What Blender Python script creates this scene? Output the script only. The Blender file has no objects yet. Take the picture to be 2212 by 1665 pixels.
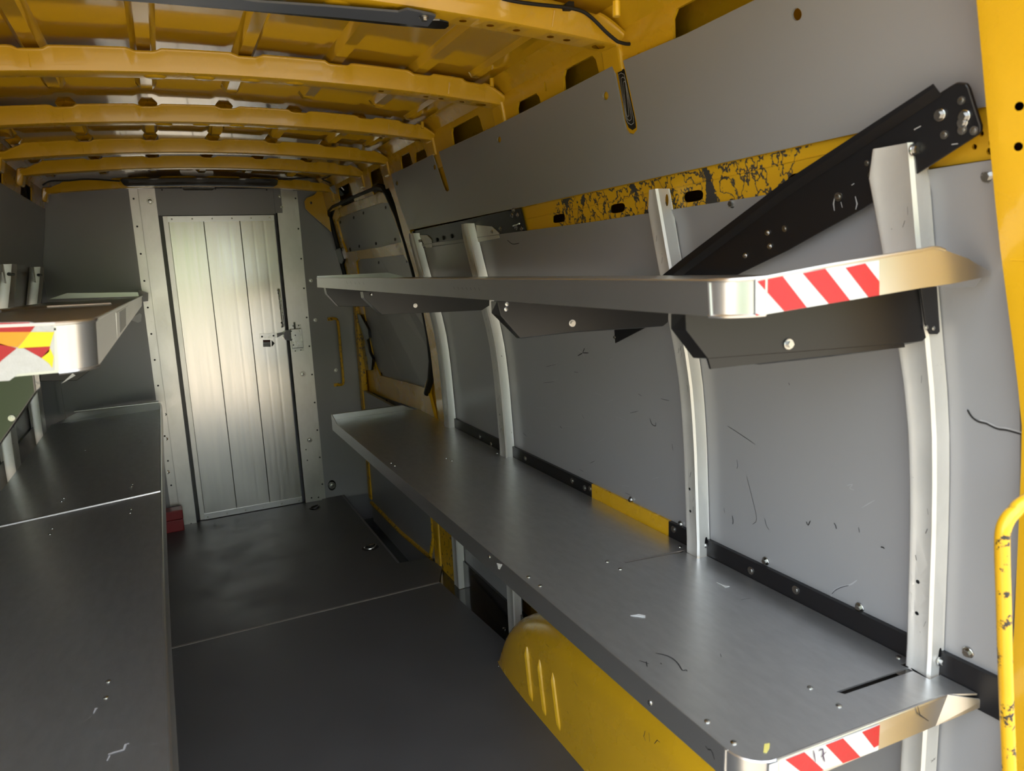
import bpy, bmesh, math, random
from mathutils import Vector, Matrix
from mathutils.geometry import tessellate_polygon
random.seed(7)
S = bpy.context.scene
C = bpy.context.collection

# ------------------------------------------------------------------ camera
CAM_H = 1.48
YAW, PITCH, ROLL, FPX = math.radians(25.5266), math.radians(-9.7771), math.radians(-2.6021), 1535.59
W_PX, H_PX = 2212, 1665
fw = Vector((math.sin(YAW)*math.cos(PITCH), math.cos(YAW)*math.cos(PITCH), math.sin(PITCH)))
rt0 = Vector((math.cos(YAW), -math.sin(YAW), 0)); up0 = rt0.cross(fw)
rt = math.cos(ROLL)*rt0 + math.sin(ROLL)*up0
up = -math.sin(ROLL)*rt0 + math.cos(ROLL)*up0
cam_d = bpy.data.cameras.new('camera'); cam = bpy.data.objects.new('camera', cam_d); C.objects.link(cam)
M = Matrix((rt, up, -fw)).transposed().to_4x4(); M.translation = (0, 0, CAM_H)
cam.matrix_world = M
cam_d.sensor_width = 36; cam_d.lens = FPX*36/W_PX; cam_d.clip_start = .02; cam_d.clip_end = 600
cam_d.dof.use_dof = True; cam_d.dof.focus_distance = 2.3; cam_d.dof.aperture_fstop = 6.5
S.camera = cam

# ------------------------------------------------------------------ light
wd = bpy.data.worlds.new('sky'); S.world = wd; wd.use_nodes = True
bg = wd.node_tree.nodes['Background']; bg.inputs[0].default_value = (.85, .93, 1.0, 1); bg.inputs[1].default_value = 1.75
sun_d = bpy.data.lights.new('sun_offscreen', 'SUN'); sun_d.energy = 2.4; sun_d.angle = .02; sun_d.color = (1, .95, .86)
sun = bpy.data.objects.new('sun_offscreen', sun_d); C.objects.link(sun)
sun.rotation_euler = Vector((.35, -.75, -1.0)).to_track_quat('-Z', 'Y').to_euler()
S.view_settings.view_transform = 'Standard'; S.view_settings.look = 'None'
S.view_settings.exposure = 1.25; S.view_settings.gamma = 1; S.view_settings.use_curve_mapping = False

# ------------------------------------------------------------------ pixel -> place
def ray(px, py): return fw + rt*((px-W_PX/2)/FPX) - up*((py-H_PX/2)/FPX)
O = Vector((0, 0, CAM_H))
def P(px, py, x=None, y=None, z=None):
    d = ray(px, py)
    t = x/d.x if x is not None else y/d.y if y is not None else (z-CAM_H)/d.z
    return O + d*t
def PP(px, py, p0, n):
    d = ray(px, py); n = Vector(n)
    return O + d*((Vector(p0)-O).dot(n)/d.dot(n))
# right wall profile (z, x) of the lining surface
PROF = [(-.3,1.12),(.80,1.12),(.936,1.115),(1.017,1.112),(1.096,1.107),(1.174,1.100),(1.25,1.088),(1.331,1.070),(1.395,1.056),(1.477,1.037),(1.543,1.024),(1.627,1.006),(1.9,.958),(2.2,.91)]
def xw(z):
    for (a, xa), (b, xb) in zip(PROF, PROF[1:]):
        if a <= z <= b: return xa + (xb-xa)*(z-a)/(b-a)
    return PROF[-1][1]
def xl(z): return .44 - xw(z)
def PW(px, py, off=0.0):
    d = ray(px, py); lo, hi = .05, 8.0
    for _ in range(60):
        m = (lo+hi)/2; p = O + d*m
        if p.x < xw(max(-.25, min(2.15, p.z))) + off: lo = m
        else: hi = m
    return O + d*hi
L = 4.638                                  # bulkhead
def B(px, py, o=0.0): return P(px, py, y=L-o)

# ------------------------------------------------------------------ materials
def mat(name): 
    m = bpy.data.materials.new(name); m.use_nodes = True
    return m, m.node_tree, m.node_tree.nodes['Principled BSDF']
def nd(nt, t, **k):
    n = nt.nodes.new(t)
    for a, v in k.items(): setattr(n, a, v)
    return n
def noise(nt, scale, detail=4, rough=.55, stretch=None):
    tc = nd(nt, 'ShaderNodeTexCoord'); n = nd(nt, 'ShaderNodeTexNoise')
    n.inputs['Scale'].default_value = scale; n.inputs['Detail'].default_value = detail; n.inputs['Roughness'].default_value = rough
    geo = nd(nt, 'ShaderNodeNewGeometry'); src = geo.outputs['Position']
    if stretch:
        mp = nd(nt, 'ShaderNodeMapping'); mp.inputs['Scale'].default_value = stretch
        nt.links.new(src, mp.inputs[0]); src = mp.outputs[0]
    nt.links.new(src, n.inputs['Vector'])
    return n
def ramp(nt, src, stops):
    r = nd(nt, 'ShaderNodeValToRGB'); e = r.color_ramp.elements
    while len(e) < len(stops): e.new(.5)
    for i, (p, c) in enumerate(stops):
        e[i].position = p; e[i].color = (*c, 1) if len(c) == 3 else c
    nt.links.new(src, r.inputs[0]); return r
def bump(nt, b, src, strength, dist=.001):
    bp = nd(nt, 'ShaderNodeBump'); bp.inputs['Strength'].default_value = strength; bp.inputs['Distance'].default_value = dist
    nt.links.new(src, bp.inputs['Height']); nt.links.new(bp.outputs[0], b.inputs['Normal'])
def g3(v): return (v, v, v)
def paint(name, col, rough, var=.12, nscale=6, coat=0.0, metal=0.0, spots=None, bmp=0, bscale=300, spec=.5, rvar=.06, stretch=None, detail=5):
    m, nt, b = mat(name)
    n = noise(nt, nscale, detail, .6, stretch)
    c1 = tuple(c*(1-var) for c in col); c2 = tuple(min(1, c*(1+var)) for c in col)
    r = ramp(nt, n.outputs['Fac'], [(.3, c1), (.7, c2)]); out = r.outputs[0]
    if spots:
        sc, thr, scol = spots
        n2 = noise(nt, sc, 6, .7); r2 = ramp(nt, n2.outputs['Fac'], [(thr, g3(0)), (thr+.03, g3(1))])
        mx = nd(nt, 'ShaderNodeMixRGB'); mx.inputs[2].default_value = (*scol, 1)
        nt.links.new(r2.outputs[0], mx.inputs[0]); nt.links.new(out, mx.inputs[1]); out = mx.outputs[0]
    nt.links.new(out, b.inputs['Base Color'])
    rr = ramp(nt, n.outputs['Fac'], [(.3, g3(max(.02, rough-rvar))), (.7, g3(rough+rvar))]); nt.links.new(rr.outputs[0], b.inputs['Roughness'])
    b.inputs['Metallic'].default_value = metal; b.inputs['Coat Weight'].default_value = coat; b.inputs['Coat Roughness'].default_value = .06
    b.inputs['Specular IOR Level'].default_value = spec
    if bmp:
        n3 = noise(nt, bscale, 3); bump(nt, b, n3.outputs['Fac'], bmp)
    return m
YEL = (.75, .43, .014)
M_yel = paint('yellow_paint', YEL, .28, .05, 4, coat=.5)
M_roof = paint('glossy_yellow_paint', YEL, .13, .04, 3, coat=1.0, spec=.8)
M_worn = paint('worn_yellow_paint', YEL, .35, .08, 8, coat=.2, spots=(42, .575, (.02, .02, .022)))
M_door = M_yel
M_brown = M_yel
M_yelold = paint('scuffed_yellow_tube', YEL, .4, .10, 20, spots=(60, .56, (.10, .06, .03)))
M_grey = paint('grey_lining_panel', (.31, .315, .335), .28, .025, 2.2, rvar=.0, spec=.7)
M_greyd = paint('dark_grey_lining', (.17, .172, .185), .34, .03, 2.2, rvar=.0)
M_floor = paint('black_floor_panel', (.095, .095, .102), .46, .10, 3.5, bmp=.18, bscale=420, rvar=.08)
M_black = paint('black_powder_coat', (.011, .011, .013), .31, .04, 9, spec=.45, rvar=.0, detail=2)
M_blackg = paint('gloss_black_plastic', (.006, .006, .007), .15, .05, 8, spec=.9, rvar=.0, detail=2, coat=.5)
M_rub = paint('black_rubber', (.010, .010, .011), .6, .1, 10)
M_alu = paint('aluminium_sheet', (.64, .64, .645), .29, .03, 5, metal=.93, rvar=.0, detail=3)
M_deck = paint('aluminium_deck', (.64, .645, .66), .31, .06, 55, metal=.9, rvar=.0, detail=7, stretch=(1, .35, 1))
M_post = paint('aluminium_post', (.76, .755, .74), .42, .05, 16, metal=.5, spots=(46, .68, (.22, .21, .2)), bmp=.05, bscale=200, stretch=(1, 1, .6))
M_frame = paint('aluminium_door_frame', (.60, .59, .575), .33, .07, 14, metal=.9, rvar=.05, spots=(40, .70, (.3,.29,.28)), stretch=(1,1,.6))
M_plank = paint('brushed_aluminium_plank', (.60, .59, .57), .23, .05, 22, metal=.92, bmp=.0, bscale=60, stretch=(1.6, 1.6, .05), rvar=.04)
M_steel = paint('zinc_steel', (.50, .50, .49), .25, .08, 30, metal=1.0)
M_bluegrey = paint('blue_grey_steel_bar', (.11, .125, .16), .35, .08, 8)
M_white = paint('white_reflective_tape', (.55, .56, .57), .42, .05, 120, bmp=.3, bscale=350)
M_red = paint('red_reflective_tape', (.42, .010, .016), .4, .06, 120, bmp=.2, bscale=350)
M_yt = paint('yellow_tape', (.85, .68, .01), .4, .04, 60)
M_ot = paint('orange_tape', (.80, .33, .012), .4, .04, 60)
M_redbox = paint('red_plastic', (.27, .018, .025), .45, .08, 20)
M_dark = paint('black_plastic', (.012, .012, .013), .6, .05, 5)
M_paper = paint('paper_scrap', (.62, .64, .66), .7, .05, 50)
M_yscrap = paint('yellow_scrap', (.65, .58, .16), .7, .08, 50)
M_ink = paint('purple_ink', (.05, .025, .07), .6, .05, 50)
M_mark = paint('black_scuff', (.02, .02, .022), .6, .05, 50)
M_scratch = paint('pale_scratch', (.42, .43, .46), .6, .1, 90)
M_ground = paint('sandy_pavement', (.50, .40, .29), .9, .15, .8, bmp=.2, bscale=30)
M_grass = paint('green_lawn', (.115, .155, .045), .9, .35, 3)
M_leaf = paint('green_foliage', (.22, .31, .075), .7, .5, 1.5)
M_bark = paint('bark', (.09, .06, .04), .9, .2, 4)
def rail_mat():
    m, nt, b = mat('waist_rail_with_glue')
    n = noise(nt, 42, 3, .5, (1, 1.0, .8)); r0 = ramp(nt, n.outputs['Fac'], [(.455, g3(0)), (.475, g3(1)), (.505, g3(1)), (.525, g3(0))])
    nb = noise(nt, 16, 4, .6); rb_ = ramp(nt, nb.outputs['Fac'], [(.58, g3(0)), (.60, g3(1))])
    r = nd(nt, 'ShaderNodeMixRGB', blend_type='LIGHTEN'); r.inputs[0].default_value = 1; nt.links.new(r0.outputs[0], r.inputs[1]); nt.links.new(rb_.outputs[0], r.inputs[2])
    geo = nd(nt, 'ShaderNodeNewGeometry'); sp = nd(nt, 'ShaderNodeSeparateXYZ'); nt.links.new(geo.outputs['Position'], sp.inputs[0])
    n2 = noise(nt, 3.2, 3, .6); ad = nd(nt, 'ShaderNodeMath', operation='MULTIPLY_ADD'); ad.inputs[1].default_value = .9
    nt.links.new(n2.outputs['Fac'], ad.inputs[0]); nt.links.new(sp.outputs['Y'], ad.inputs[2])
    mr = ramp(nt, ad.outputs[0], [(0, g3(0)), (.01, g3(0))])
    # glue smears only between about y = .75 and y = 1.8 m
    lo = nd(nt, 'ShaderNodeMath', operation='GREATER_THAN'); lo.inputs[1].default_value = 1.32; nt.links.new(ad.outputs[0], lo.inputs[0])
    hi = nd(nt, 'ShaderNodeMath', operation='LESS_THAN'); hi.inputs[1].default_value = 2.18; nt.links.new(ad.outputs[0], hi.inputs[0])
    a = nd(nt, 'ShaderNodeMath', operation='MULTIPLY'); nt.links.new(lo.outputs[0], a.inputs[0]); nt.links.new(hi.outputs[0], a.inputs[1])
    a2 = nd(nt, 'ShaderNodeMath', operation='MULTIPLY'); nt.links.new(a.outputs[0], a2.inputs[0]); nt.links.new(r.outputs[0], a2.inputs[1])
    mx = nd(nt, 'ShaderNodeMixRGB'); mx.inputs[1].default_value = (*YEL, 1); mx.inputs[2].default_value = (.055, .055, .058, 1)
    nt.links.new(a2.outputs[0], mx.inputs[0]); nt.links.new(mx.outputs[0], b.inputs['Base Color']); b.inputs['Roughness'].default_value = .38
    return m
M_rail = rail_mat()

# ------------------------------------------------------------------ object helpers
WORLD = {}
def link(o, parent=None):
    C.objects.link(o); WORLD[o.name] = o.matrix_basis.copy()
    if parent:
        o.parent = parent; o.matrix_parent_inverse = WORLD[parent.name].inverted()
    return o
def tag(o, label, cat, group=None, kind=None):
    o['label'] = label
    if cat: o['category'] = cat
    if group: o['group'] = group
    if kind: o['kind'] = kind
    return o
def struct(o, label=None):
    o['kind'] = 'structure'
    if label: o['label'] = label
    return o
def thing(name, loc, label, cat, group=None):
    o = bpy.data.objects.new(name, None); o.empty_display_size = .1; o.matrix_basis = Matrix.Translation(loc)
    link(o); return tag(o, label, cat, group)
def obj(name, vs, fs, m, parent=None, smooth=False, bevel=0, mats=None):
    vs = [Vector(v) for v in vs]
    lo = Vector([min(v[i] for v in vs) for i in range(3)]); hi = Vector([max(v[i] for v in vs) for i in range(3)])
    c = Vector(((lo.x+hi.x)/2, (lo.y+hi.y)/2, lo.z))
    me = bpy.data.meshes.new(name); me.from_pydata([v-c for v in vs], [], fs)
    bm = bmesh.new(); bm.from_mesh(me); bmesh.ops.recalc_face_normals(bm, faces=bm.faces); bm.to_mesh(me); bm.free()
    me.materials.append(m)
    if smooth:
        me.polygons.foreach_set('use_smooth', [True]*len(me.polygons))
        try: me.set_sharp_from_angle(angle=math.radians(40))
        except Exception: pass
    o = bpy.data.objects.new(name, me); o.matrix_basis = Matrix.Translation(c)
    link(o, parent)
    if bevel:
        b = o.modifiers.new('bevel', 'BEVEL'); b.width = bevel; b.segments = 2; b.limit_method = 'ANGLE'; b.angle_limit = .6
    return o
def boxv(a, b):
    (x0, y0, z0), (x1, y1, z1) = a, b
    return [(x0,y0,z0),(x1,y0,z0),(x1,y1,z0),(x0,y1,z0),(x0,y0,z1),(x1,y0,z1),(x1,y1,z1),(x0,y1,z1)], [(0,3,2,1),(4,5,6,7),(0,1,5,4),(1,2,6,5),(2,3,7,6),(3,0,4,7)]
def box(name, a, b, m, parent=None, bevel=0): return obj(name, *boxv(a, b), m, parent, bevel=bevel)
def tess(loops):
    tris = tessellate_polygon([[Vector(p) for p in l] for l in loops]); return tris
def plate(name, outer, thick, m, parent=None, holes=(), bevel=0, smooth=False):
    """3-D outline (about planar) with holes, pushed back along vector thick."""
    loops = [list(map(Vector, outer))] + [list(map(Vector, h)) for h in holes]; t = Vector(thick)
    flat = [p for l in loops for p in l]; n = len(flat)
    # tessellate in the plane's own 2-D frame
    nrm = Vector((0,0,0)); l0 = loops[0]
    for i in range(len(l0)): nrm += (l0[i]-l0[0]).cross(l0[(i+1) % len(l0)]-l0[0])
    nrm.normalize(); u = nrm.orthogonal().normalized(); v = nrm.cross(u)
    l2 = [[Vector((p.dot(u), p.dot(v), 0)) for p in l] for l in loops]
    tris = tessellate_polygon(l2)
    vs = flat + [p+t for p in flat]; fs = [tuple(a) for a in tris] + [tuple(i+n for i in a) for a in tris]
    k = 0
    for l in loops:
        q = len(l)
        for i in range(q): fs.append((k+i, k+(i+1) % q, k+(i+1) % q+n, k+i+n))
        k += q
    return obj(name, vs, fs, m, parent, bevel=bevel, smooth=smooth)
def tube(name, pts, r, m, parent=None, seg=10, caps=True):
    pts = [Vector(p) for p in pts]; vs = []; fs = []
    d0 = (pts[1]-pts[0]).normalized(); a = d0.orthogonal().normalized()
    for i, p in enumerate(pts):
        d = ((pts[min(i+1, len(pts)-1)]-p).normalized() + (p-pts[max(i-1, 0)]).normalized())
        d.normalize(); a = (a - d*a.dot(d)).normalized(); b = d.cross(a)
        for k in range(seg):
            t = 2*math.pi*k/seg; vs.append(p + (a*math.cos(t)+b*math.sin(t))*r)
    for i in range(len(pts)-1):
        for k in range(seg): fs.append((i*seg+k, i*seg+(k+1) % seg, (i+1)*seg+(k+1) % seg, (i+1)*seg+k))
    if caps: fs += [tuple(range(seg)), tuple(range((len(pts)-1)*seg, len(pts)*seg))]
    return obj(name, vs, fs, m, parent, smooth=True)
def smoothpath(pts, n=6):
    pts = [Vector(p) for p in pts]; out = []
    for i in range(len(pts)-1):
        p0, p1, p2, p3 = pts[max(i-1,0)], pts[i], pts[i+1], pts[min(i+2, len(pts)-1)]
        for k in range(n):
            t = k/n
            out.append(.5*((2*p1)+(p2-p0)*t+(2*p0-5*p1+4*p2-p3)*t*t+(3*p1-p0-3*p2+p3)*t**3))
    return out+[pts[-1]]
def ribbon(name, pts, w, nrm, m, parent=None):
    """flat thin stroke lying on a surface whose outward normal is nrm"""
    pts = [Vector(p) for p in pts]; n = Vector(nrm).normalized(); vs = []; fs = []
    for i, p in enumerate(pts):
        d = (pts[min(i+1, len(pts)-1)]-pts[max(i-1, 0)]).normalized(); s = d.cross(n).normalized()
        k = w*(.5 if i in (0, len(pts)-1) else 1)
        vs += [p+s*k+n*.0006, p-s*k+n*.0006]
    for i in range(len(pts)-1): fs.append((2*i, 2*i+1, 2*i+3, 2*i+2))
    return obj(name, vs, fs, m, parent)
def grid(name, rows, m, parent=None, smooth=True, thick=None):
    nr, nc = len(rows), len(rows[0]); vs = [p for r in rows for p in r]; fs = []
    for i in range(nr-1):
        for j in range(nc-1): fs.append((i*nc+j, i*nc+j+1, (i+1)*nc+j+1, (i+1)*nc+j))
    if thick:
        t = Vector(thick); n = len(vs); vs = [Vector(v) for v in vs]; vs += [v+t for v in vs]
        fs += [tuple(a+n for a in f) for f in fs]
        for i in range(nr-1): fs += [(i*nc, (i+1)*nc, (i+1)*nc+n, i*nc+n), (i*nc+nc-1, (i+1)*nc+nc-1, (i+1)*nc+nc-1+n, i*nc+nc-1+n)]
        for j in range(nc-1): fs += [(j, j+1, j+1+n, j+n), ((nr-1)*nc+j, (nr-1)*nc+j+1, (nr-1)*nc+j+1+n, (nr-1)*nc+j+n)]
    return obj(name, vs, fs, m, parent, smooth=smooth)
def lathe_mesh(name, prof, seg, m, hexa=None):
    vs = []; fs = []
    for (r, z) in prof:
        for k in range(seg): t = 2*math.pi*k/seg; vs.append((r*math.cos(t), r*math.sin(t), z))
    for i in range(len(prof)-1):
        for k in range(seg): fs.append((i*seg+k, i*seg+(k+1) % seg, (i+1)*seg+(k+1) % seg, (i+1)*seg+k))
    fs.append(tuple(range((len(prof)-1)*seg, len(prof)*seg)))
    if hexa:
        (r, z0, z1) = hexa; b = len(vs)
        for z in (z0, z1):
            for k in range(6): t = math.pi*k/3; vs.append((r*math.cos(t), r*math.sin(t), z))
        fs += [(b+k, b+(k+1) % 6, b+6+(k+1) % 6, b+6+k) for k in range(6)] + [tuple(range(b+6, b+12))]
    me = bpy.data.meshes.new(name); me.from_pydata(vs, [], fs); me.materials.append(m); return me
ME_bolt = lathe_mesh('bolt', [(.0095, 0), (.0095, .002), (.0085, .0028)], 16, M_steel, (.0058, .0028, .008))
ME_rivet = lathe_mesh('rivet', [(.0052, 0), (.0048, .0014), (.003, .0024), (.001, .0028)], 12, M_steel)
ME_screw = lathe_mesh('screw', [(.0042, 0), (.0042, .001), (.0030, .0016)], 10, M_dark)
ME_washer = lathe_mesh('washer', [(.012, 0), (.012, .0015), (.0065, .0015), (.006, .0035), (.003, .004)], 16, M_steel)
def fix(mesh, p, n, parent, name=None, sc=1.0):
    o = bpy.data.objects.new(name or mesh.name, mesh)
    q = Vector(n).to_track_quat('Z', 'Y').to_matrix().to_4x4()
    o.matrix_basis = Matrix.Translation(p) @ q @ Matrix.Diagonal((sc, sc, sc, 1))
    return link(o, parent)
def cut(o, p, n, u, v=None, k=10):
    """cut a real opening with half axes u and v into the sheet of mesh object o at p"""
    n = Vector(n).normalized()
    if v is None: a_ = n.orthogonal().normalized(); u, v = a_*u, n.cross(a_)*u
    u, v = Vector(u), Vector(v); p = Vector(p)-o.matrix_basis.translation
    ring = [p+u*math.cos(2*math.pi*i/k)+v*math.sin(2*math.pi*i/k) for i in range(k)]
    R_ = max(u.length, v.length)
    bm = bmesh.new(); bm.from_mesh(o.data)
    def near():
        bm.normal_update(); out = []
        for f in bm.faces:
            if abs(f.normal.dot(n)) < .7 or abs(f.normal.dot(p-f.verts[0].co)) > .006: continue
            if all(min(q.co[i] for q in f.verts) < p[i]+R_+.006 and max(q.co[i] for q in f.verts) > p[i]-R_-.006 for i in range(3)): out.append(f)
        return out
    planes = []
    for i in range(k):
        a, b = ring[i], ring[(i+1) % k]; d = (b-a).cross(n).normalized()
        if d.dot(p-a) > 0: d = -d
        planes.append((a, d)); fs = near()
        g = list({e for f in fs for e in f.edges})+list({w for f in fs for w in f.verts})+fs
        bmesh.ops.bisect_plane(bm, geom=g, dist=1e-6, plane_co=a, plane_no=d)
    kill = [f for f in near() if all(d.dot(f.calc_center_median()-a) < 1e-5 for a, d in planes)]
    bmesh.ops.delete(bm, geom=kill, context='FACES'); bm.to_mesh(o.data); bm.free()
    return len(kill)
def ell(c, u, v, n=14): return [Vector(c)+Vector(u)*math.cos(2*math.pi*k/n)+Vector(v)*math.sin(2*math.pi*k/n) for k in range(n)]
def rrect_px(x0, y0, x1, y1, r, f, skew=0.0, n=4):
    """rounded rectangle in pixels, sheared along y by skew per px, mapped to the surface by f"""
    out = []
    for cx, cy, a0 in ((x1-r, y0+r, -90), (x1-r, y1-r, 0), (x0+r, y1-r, 90), (x0+r, y0+r, 180)):
        for k in range(n+1):
            a = math.radians(a0+90*k/n); X = cx+r*math.cos(a); Y = cy+r*math.sin(a)
            out.append(f(X, Y+skew*(X-(x0+x1)/2)))
    return out
NW = Vector((-1, 0, -.15)).normalized()      # inward normal of the right wall

# ================================================================== setting
# outside ground, seen only in reflections on the metal
struct(obj('ground', [(-250,-300,-.68),(250,-300,-.68),(250,250,-.68),(-250,250,-.68)], [(0,1,2,3)], M_ground), 'sandy pavement outside the open van')

struct(obj('lawn', [(-25,-40,-.66),(-2.6,-40,-.66),(-1.5,-5.5,-.66),(-25,-5.5,-.66)], [(0,1,2,3)], M_grass), 'green lawn beside the pavement outside the van')
# body skin
struct(obj('wall_right', *boxv((1.235, .42, -.3), (1.255, L+.17, 2.16)), M_yel), 'yellow outer skin of the van side behind the grey lining')
wall_right = bpy.data.objects['wall_right']
wall_left = struct(obj('wall_left', *boxv((-.82, .42, -.3), (-.80, L+.17, 2.16)), M_yel), 'yellow outer skin of the van side behind the left shelves')
wall_front = struct(obj('wall_front', *boxv((-.80, L+.15, -.3), (1.235, L+.17, 2.16)), M_grey), 'partition wall between cargo space and cab')

# ---- floor
floor = struct(obj('floor', *boxv((-.80, .42, -.30), (1.235, L+.17, -.28)), M_blackg), 'black cargo floor with a seam across')
def fl(px, py): return P(px, py, z=0)
yS = 3.033
plate('floor_panel', [(-.80,.44,0),(1.0,.44,0),(1.0,2.30,0),(1.062,2.36,0),(1.062,2.40,0),(1.022,yS-.006,0),(-.80,yS-.006,0)], (0,0,-.27), M_floor, floor)
far = plate('floor_panel', [(-.80,yS+.006,0),(1.02,yS+.006,0),(1.095,3.20,0),(1.065,3.335,0),(.918,3.355,0),(.930,L,0),(-.80,L,0)], (0,0,-.27), M_floor, floor)
box('floor_seam', (-.80, yS-.006, -.03), (1.02, yS+.006, .0015), paint('worn_seam_strip', (.30,.28,.26), .55, .2, 20), floor)
box('well_edge_strip', (.912, 3.356, -.02), (.922, L-.01, .002), M_greyd, floor)
box('sill', (1.0, .44, -.27), (1.235, 3.34, -.012), M_blackg, floor)
box('step_well', (.92, 3.356, -.28), (1.235, L, -.20), M_blackg, floor)
for q in ((980,1237),(1092,1357)): fix(ME_washer, P(*q, z=-.011), (0,0,1), floor, 'floor_bolt', 1.0)
for (px, py, sx) in ((800,1183,1.0),(680,1097,.8)):
    c = fl(px, py); pl = obj('lashing_plate', [v for v in ell(c+Vector((0,0,.001)), (.045*sx,0,0), (0,.040*sx,0), 20)], [tuple(range(20))], M_dark, floor)
    tube('lashing_ring', [Vector(c)+Vector((.032*sx*math.cos(t), .026*sx*math.sin(t), .004+.008*max(0, math.cos(t)))) for t in [2*math.pi*k/18 for k in range(19)]], .004, M_steel if sx == 1 else M_black, pl, 6)

# ---- ceiling: glossy skin, ribs, bows
def zroof(x): return 2.038 - .040*((x-.23)/.73)**2
xs = [-.50+1.42*i/28 for i in range(29)]
ceiling = struct(grid('ceiling', [[(x, y, zroof(x)) for x in xs] for y in [.42+(L-.42)*j/12 for j in range(13)]], M_roof, thick=(0,0,.03)), 'glossy yellow sheet metal roof seen from inside')
ribx = [-.43, -.205, .022, .25, .475, .70]
def rib(x0, ya, yb, w=.029, d=.017):
    rows = []; n = 22
    for i in range(n+1):
        t = i/n; y = ya+(yb-ya)*t
        e = min(y-ya, yb-y); k = 1 if e > w else math.sqrt(max(0, 1-((w-e)/w)**2))
        row = []
        for j in range(9):
            a = -1+2*j/8; x = x0+a*w*max(k, .05)
            prof = min(1.0, 2.2*(1-abs(a)))
            row.append((x, y, zroof(x)+.001-d*prof*min(1, .15+k)))
        rows.append(row)
    # finer at the ends
    return grid('roof_rib', rows, M_roof, ceiling)
for x0 in ribx:
    for (ya, yb) in ((.86, 1.33), (1.50, 2.44), (2.62, 3.14), (3.20, 3.60), (3.66, 4.24)):
        rib(x0, ya, yb)
for x0 in (.855,):
    for (ya, yb) in ((1.44, 1.97), (2.04, 2.57), (2.63, 3.16)): rib(x0, ya, yb, .02, .012)
def zbow(x): return 1.968 - .034*((x-.29)/.68)**2
BOWS = [1.378, 1.978, 2.576, 3.176, 3.62, 4.325, .778]
for bi, y in enumerate(BOWS):
    xr = .955; xl_ = -.475; n = 150; rows = []
    for i in range(n+1):
        x = xl_+(xr-xl_)*i/n; zb = zbow(x); h = .046
        e = min((xr-x)/.085, (x-xl_)/.085, 1.0); tp = zb + h*(.35+.65*math.sin(e*math.pi/2)) 
        notch = 0
        for r0 in ribx+[.855]:
            notch = max(notch, .007*max(0, min(1, (.034-abs(x-r0))/.010)))
        lip = tp-notch
        # from flange top (rear), lip, rear face, rounded corner, underside, front face
        rows.append([(x, y-.028, lip+.003), (x, y-.022, lip+.0015), (x, y-.0205, lip-.002), (x, y-.017, lip-.005), (x, y-.004, zb+.007), (x, y-.002, zb+.002), (x, y+.003, zb), (x, y+.055, zb+.001), (x, y+.062, zb+.008), (x, y+.066, lip-.004), (x, y+.09, lip+.002)])
    bow = grid('roof_bow', rows, M_yel, ceiling)
    # end feet turned down to the side panels
    for s in (1, -1):
        xe = xr if s > 0 else xl_
        fe = [(xe-s*.05, y-.008, zbow(xe)+.035), (xe+s*.012, y-.010, zbow(xe)+.03), (xe+s*.022, y-.008, zbow(xe)-.03), (xe+s*.015, y-.004, 1.885), (xe+s*.002, y-.004, 1.885), (xe-s*.008, y-.006, zbow(xe)+.004)]
        plate('bow_foot', fe, (0, .07, 0), M_yel, bow, bevel=.006)
    # round holes in the underside
    if bi < 3 or bi == 6:
        hx = [.60, .73, .775, .84, .90] if bi else [.46, .52, .60, .66, .72, .80, .84, .92]
        for k, x in enumerate(hx):
            cut(bow, (x, y+.030, zbow(x)), (0,0,-1), .015 if k == len(hx)-1 else .008)
        for x in (.02, .13, .24, .35):
            obj('dimple', ell((x+.02*bi, y+.033, zbow(x)-.003), (.020,0,0), (0,.013,0), 12)+ell((x+.02*bi, y+.033, zbow(x)+.001), (.027,0,0), (0,.018,0), 12), [tuple(range(12))]+[(k,(k+1)%12,12+(k+1)%12,12+k) for k in range(12)], M_yel, bow, smooth=True)
    # pressed seam line near the right and left ends
    for x in (.785, -.21):
        tube('joint_bead', [(x, y-.0165, zbow(x)+.036), (x, y-.0045, zbow(x)+.008)], .0016, M_yel, bow, 6)

box('outer_roof', (-.81, .42, 2.14), (1.245, L+.17, 2.16), M_yel, ceiling)
# rear header over the door opening (above the view) and its post
box('rear_header', (-.80, .42, 2.03), (1.235, .56, 2.14), M_yel, ceiling, .01)

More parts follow.
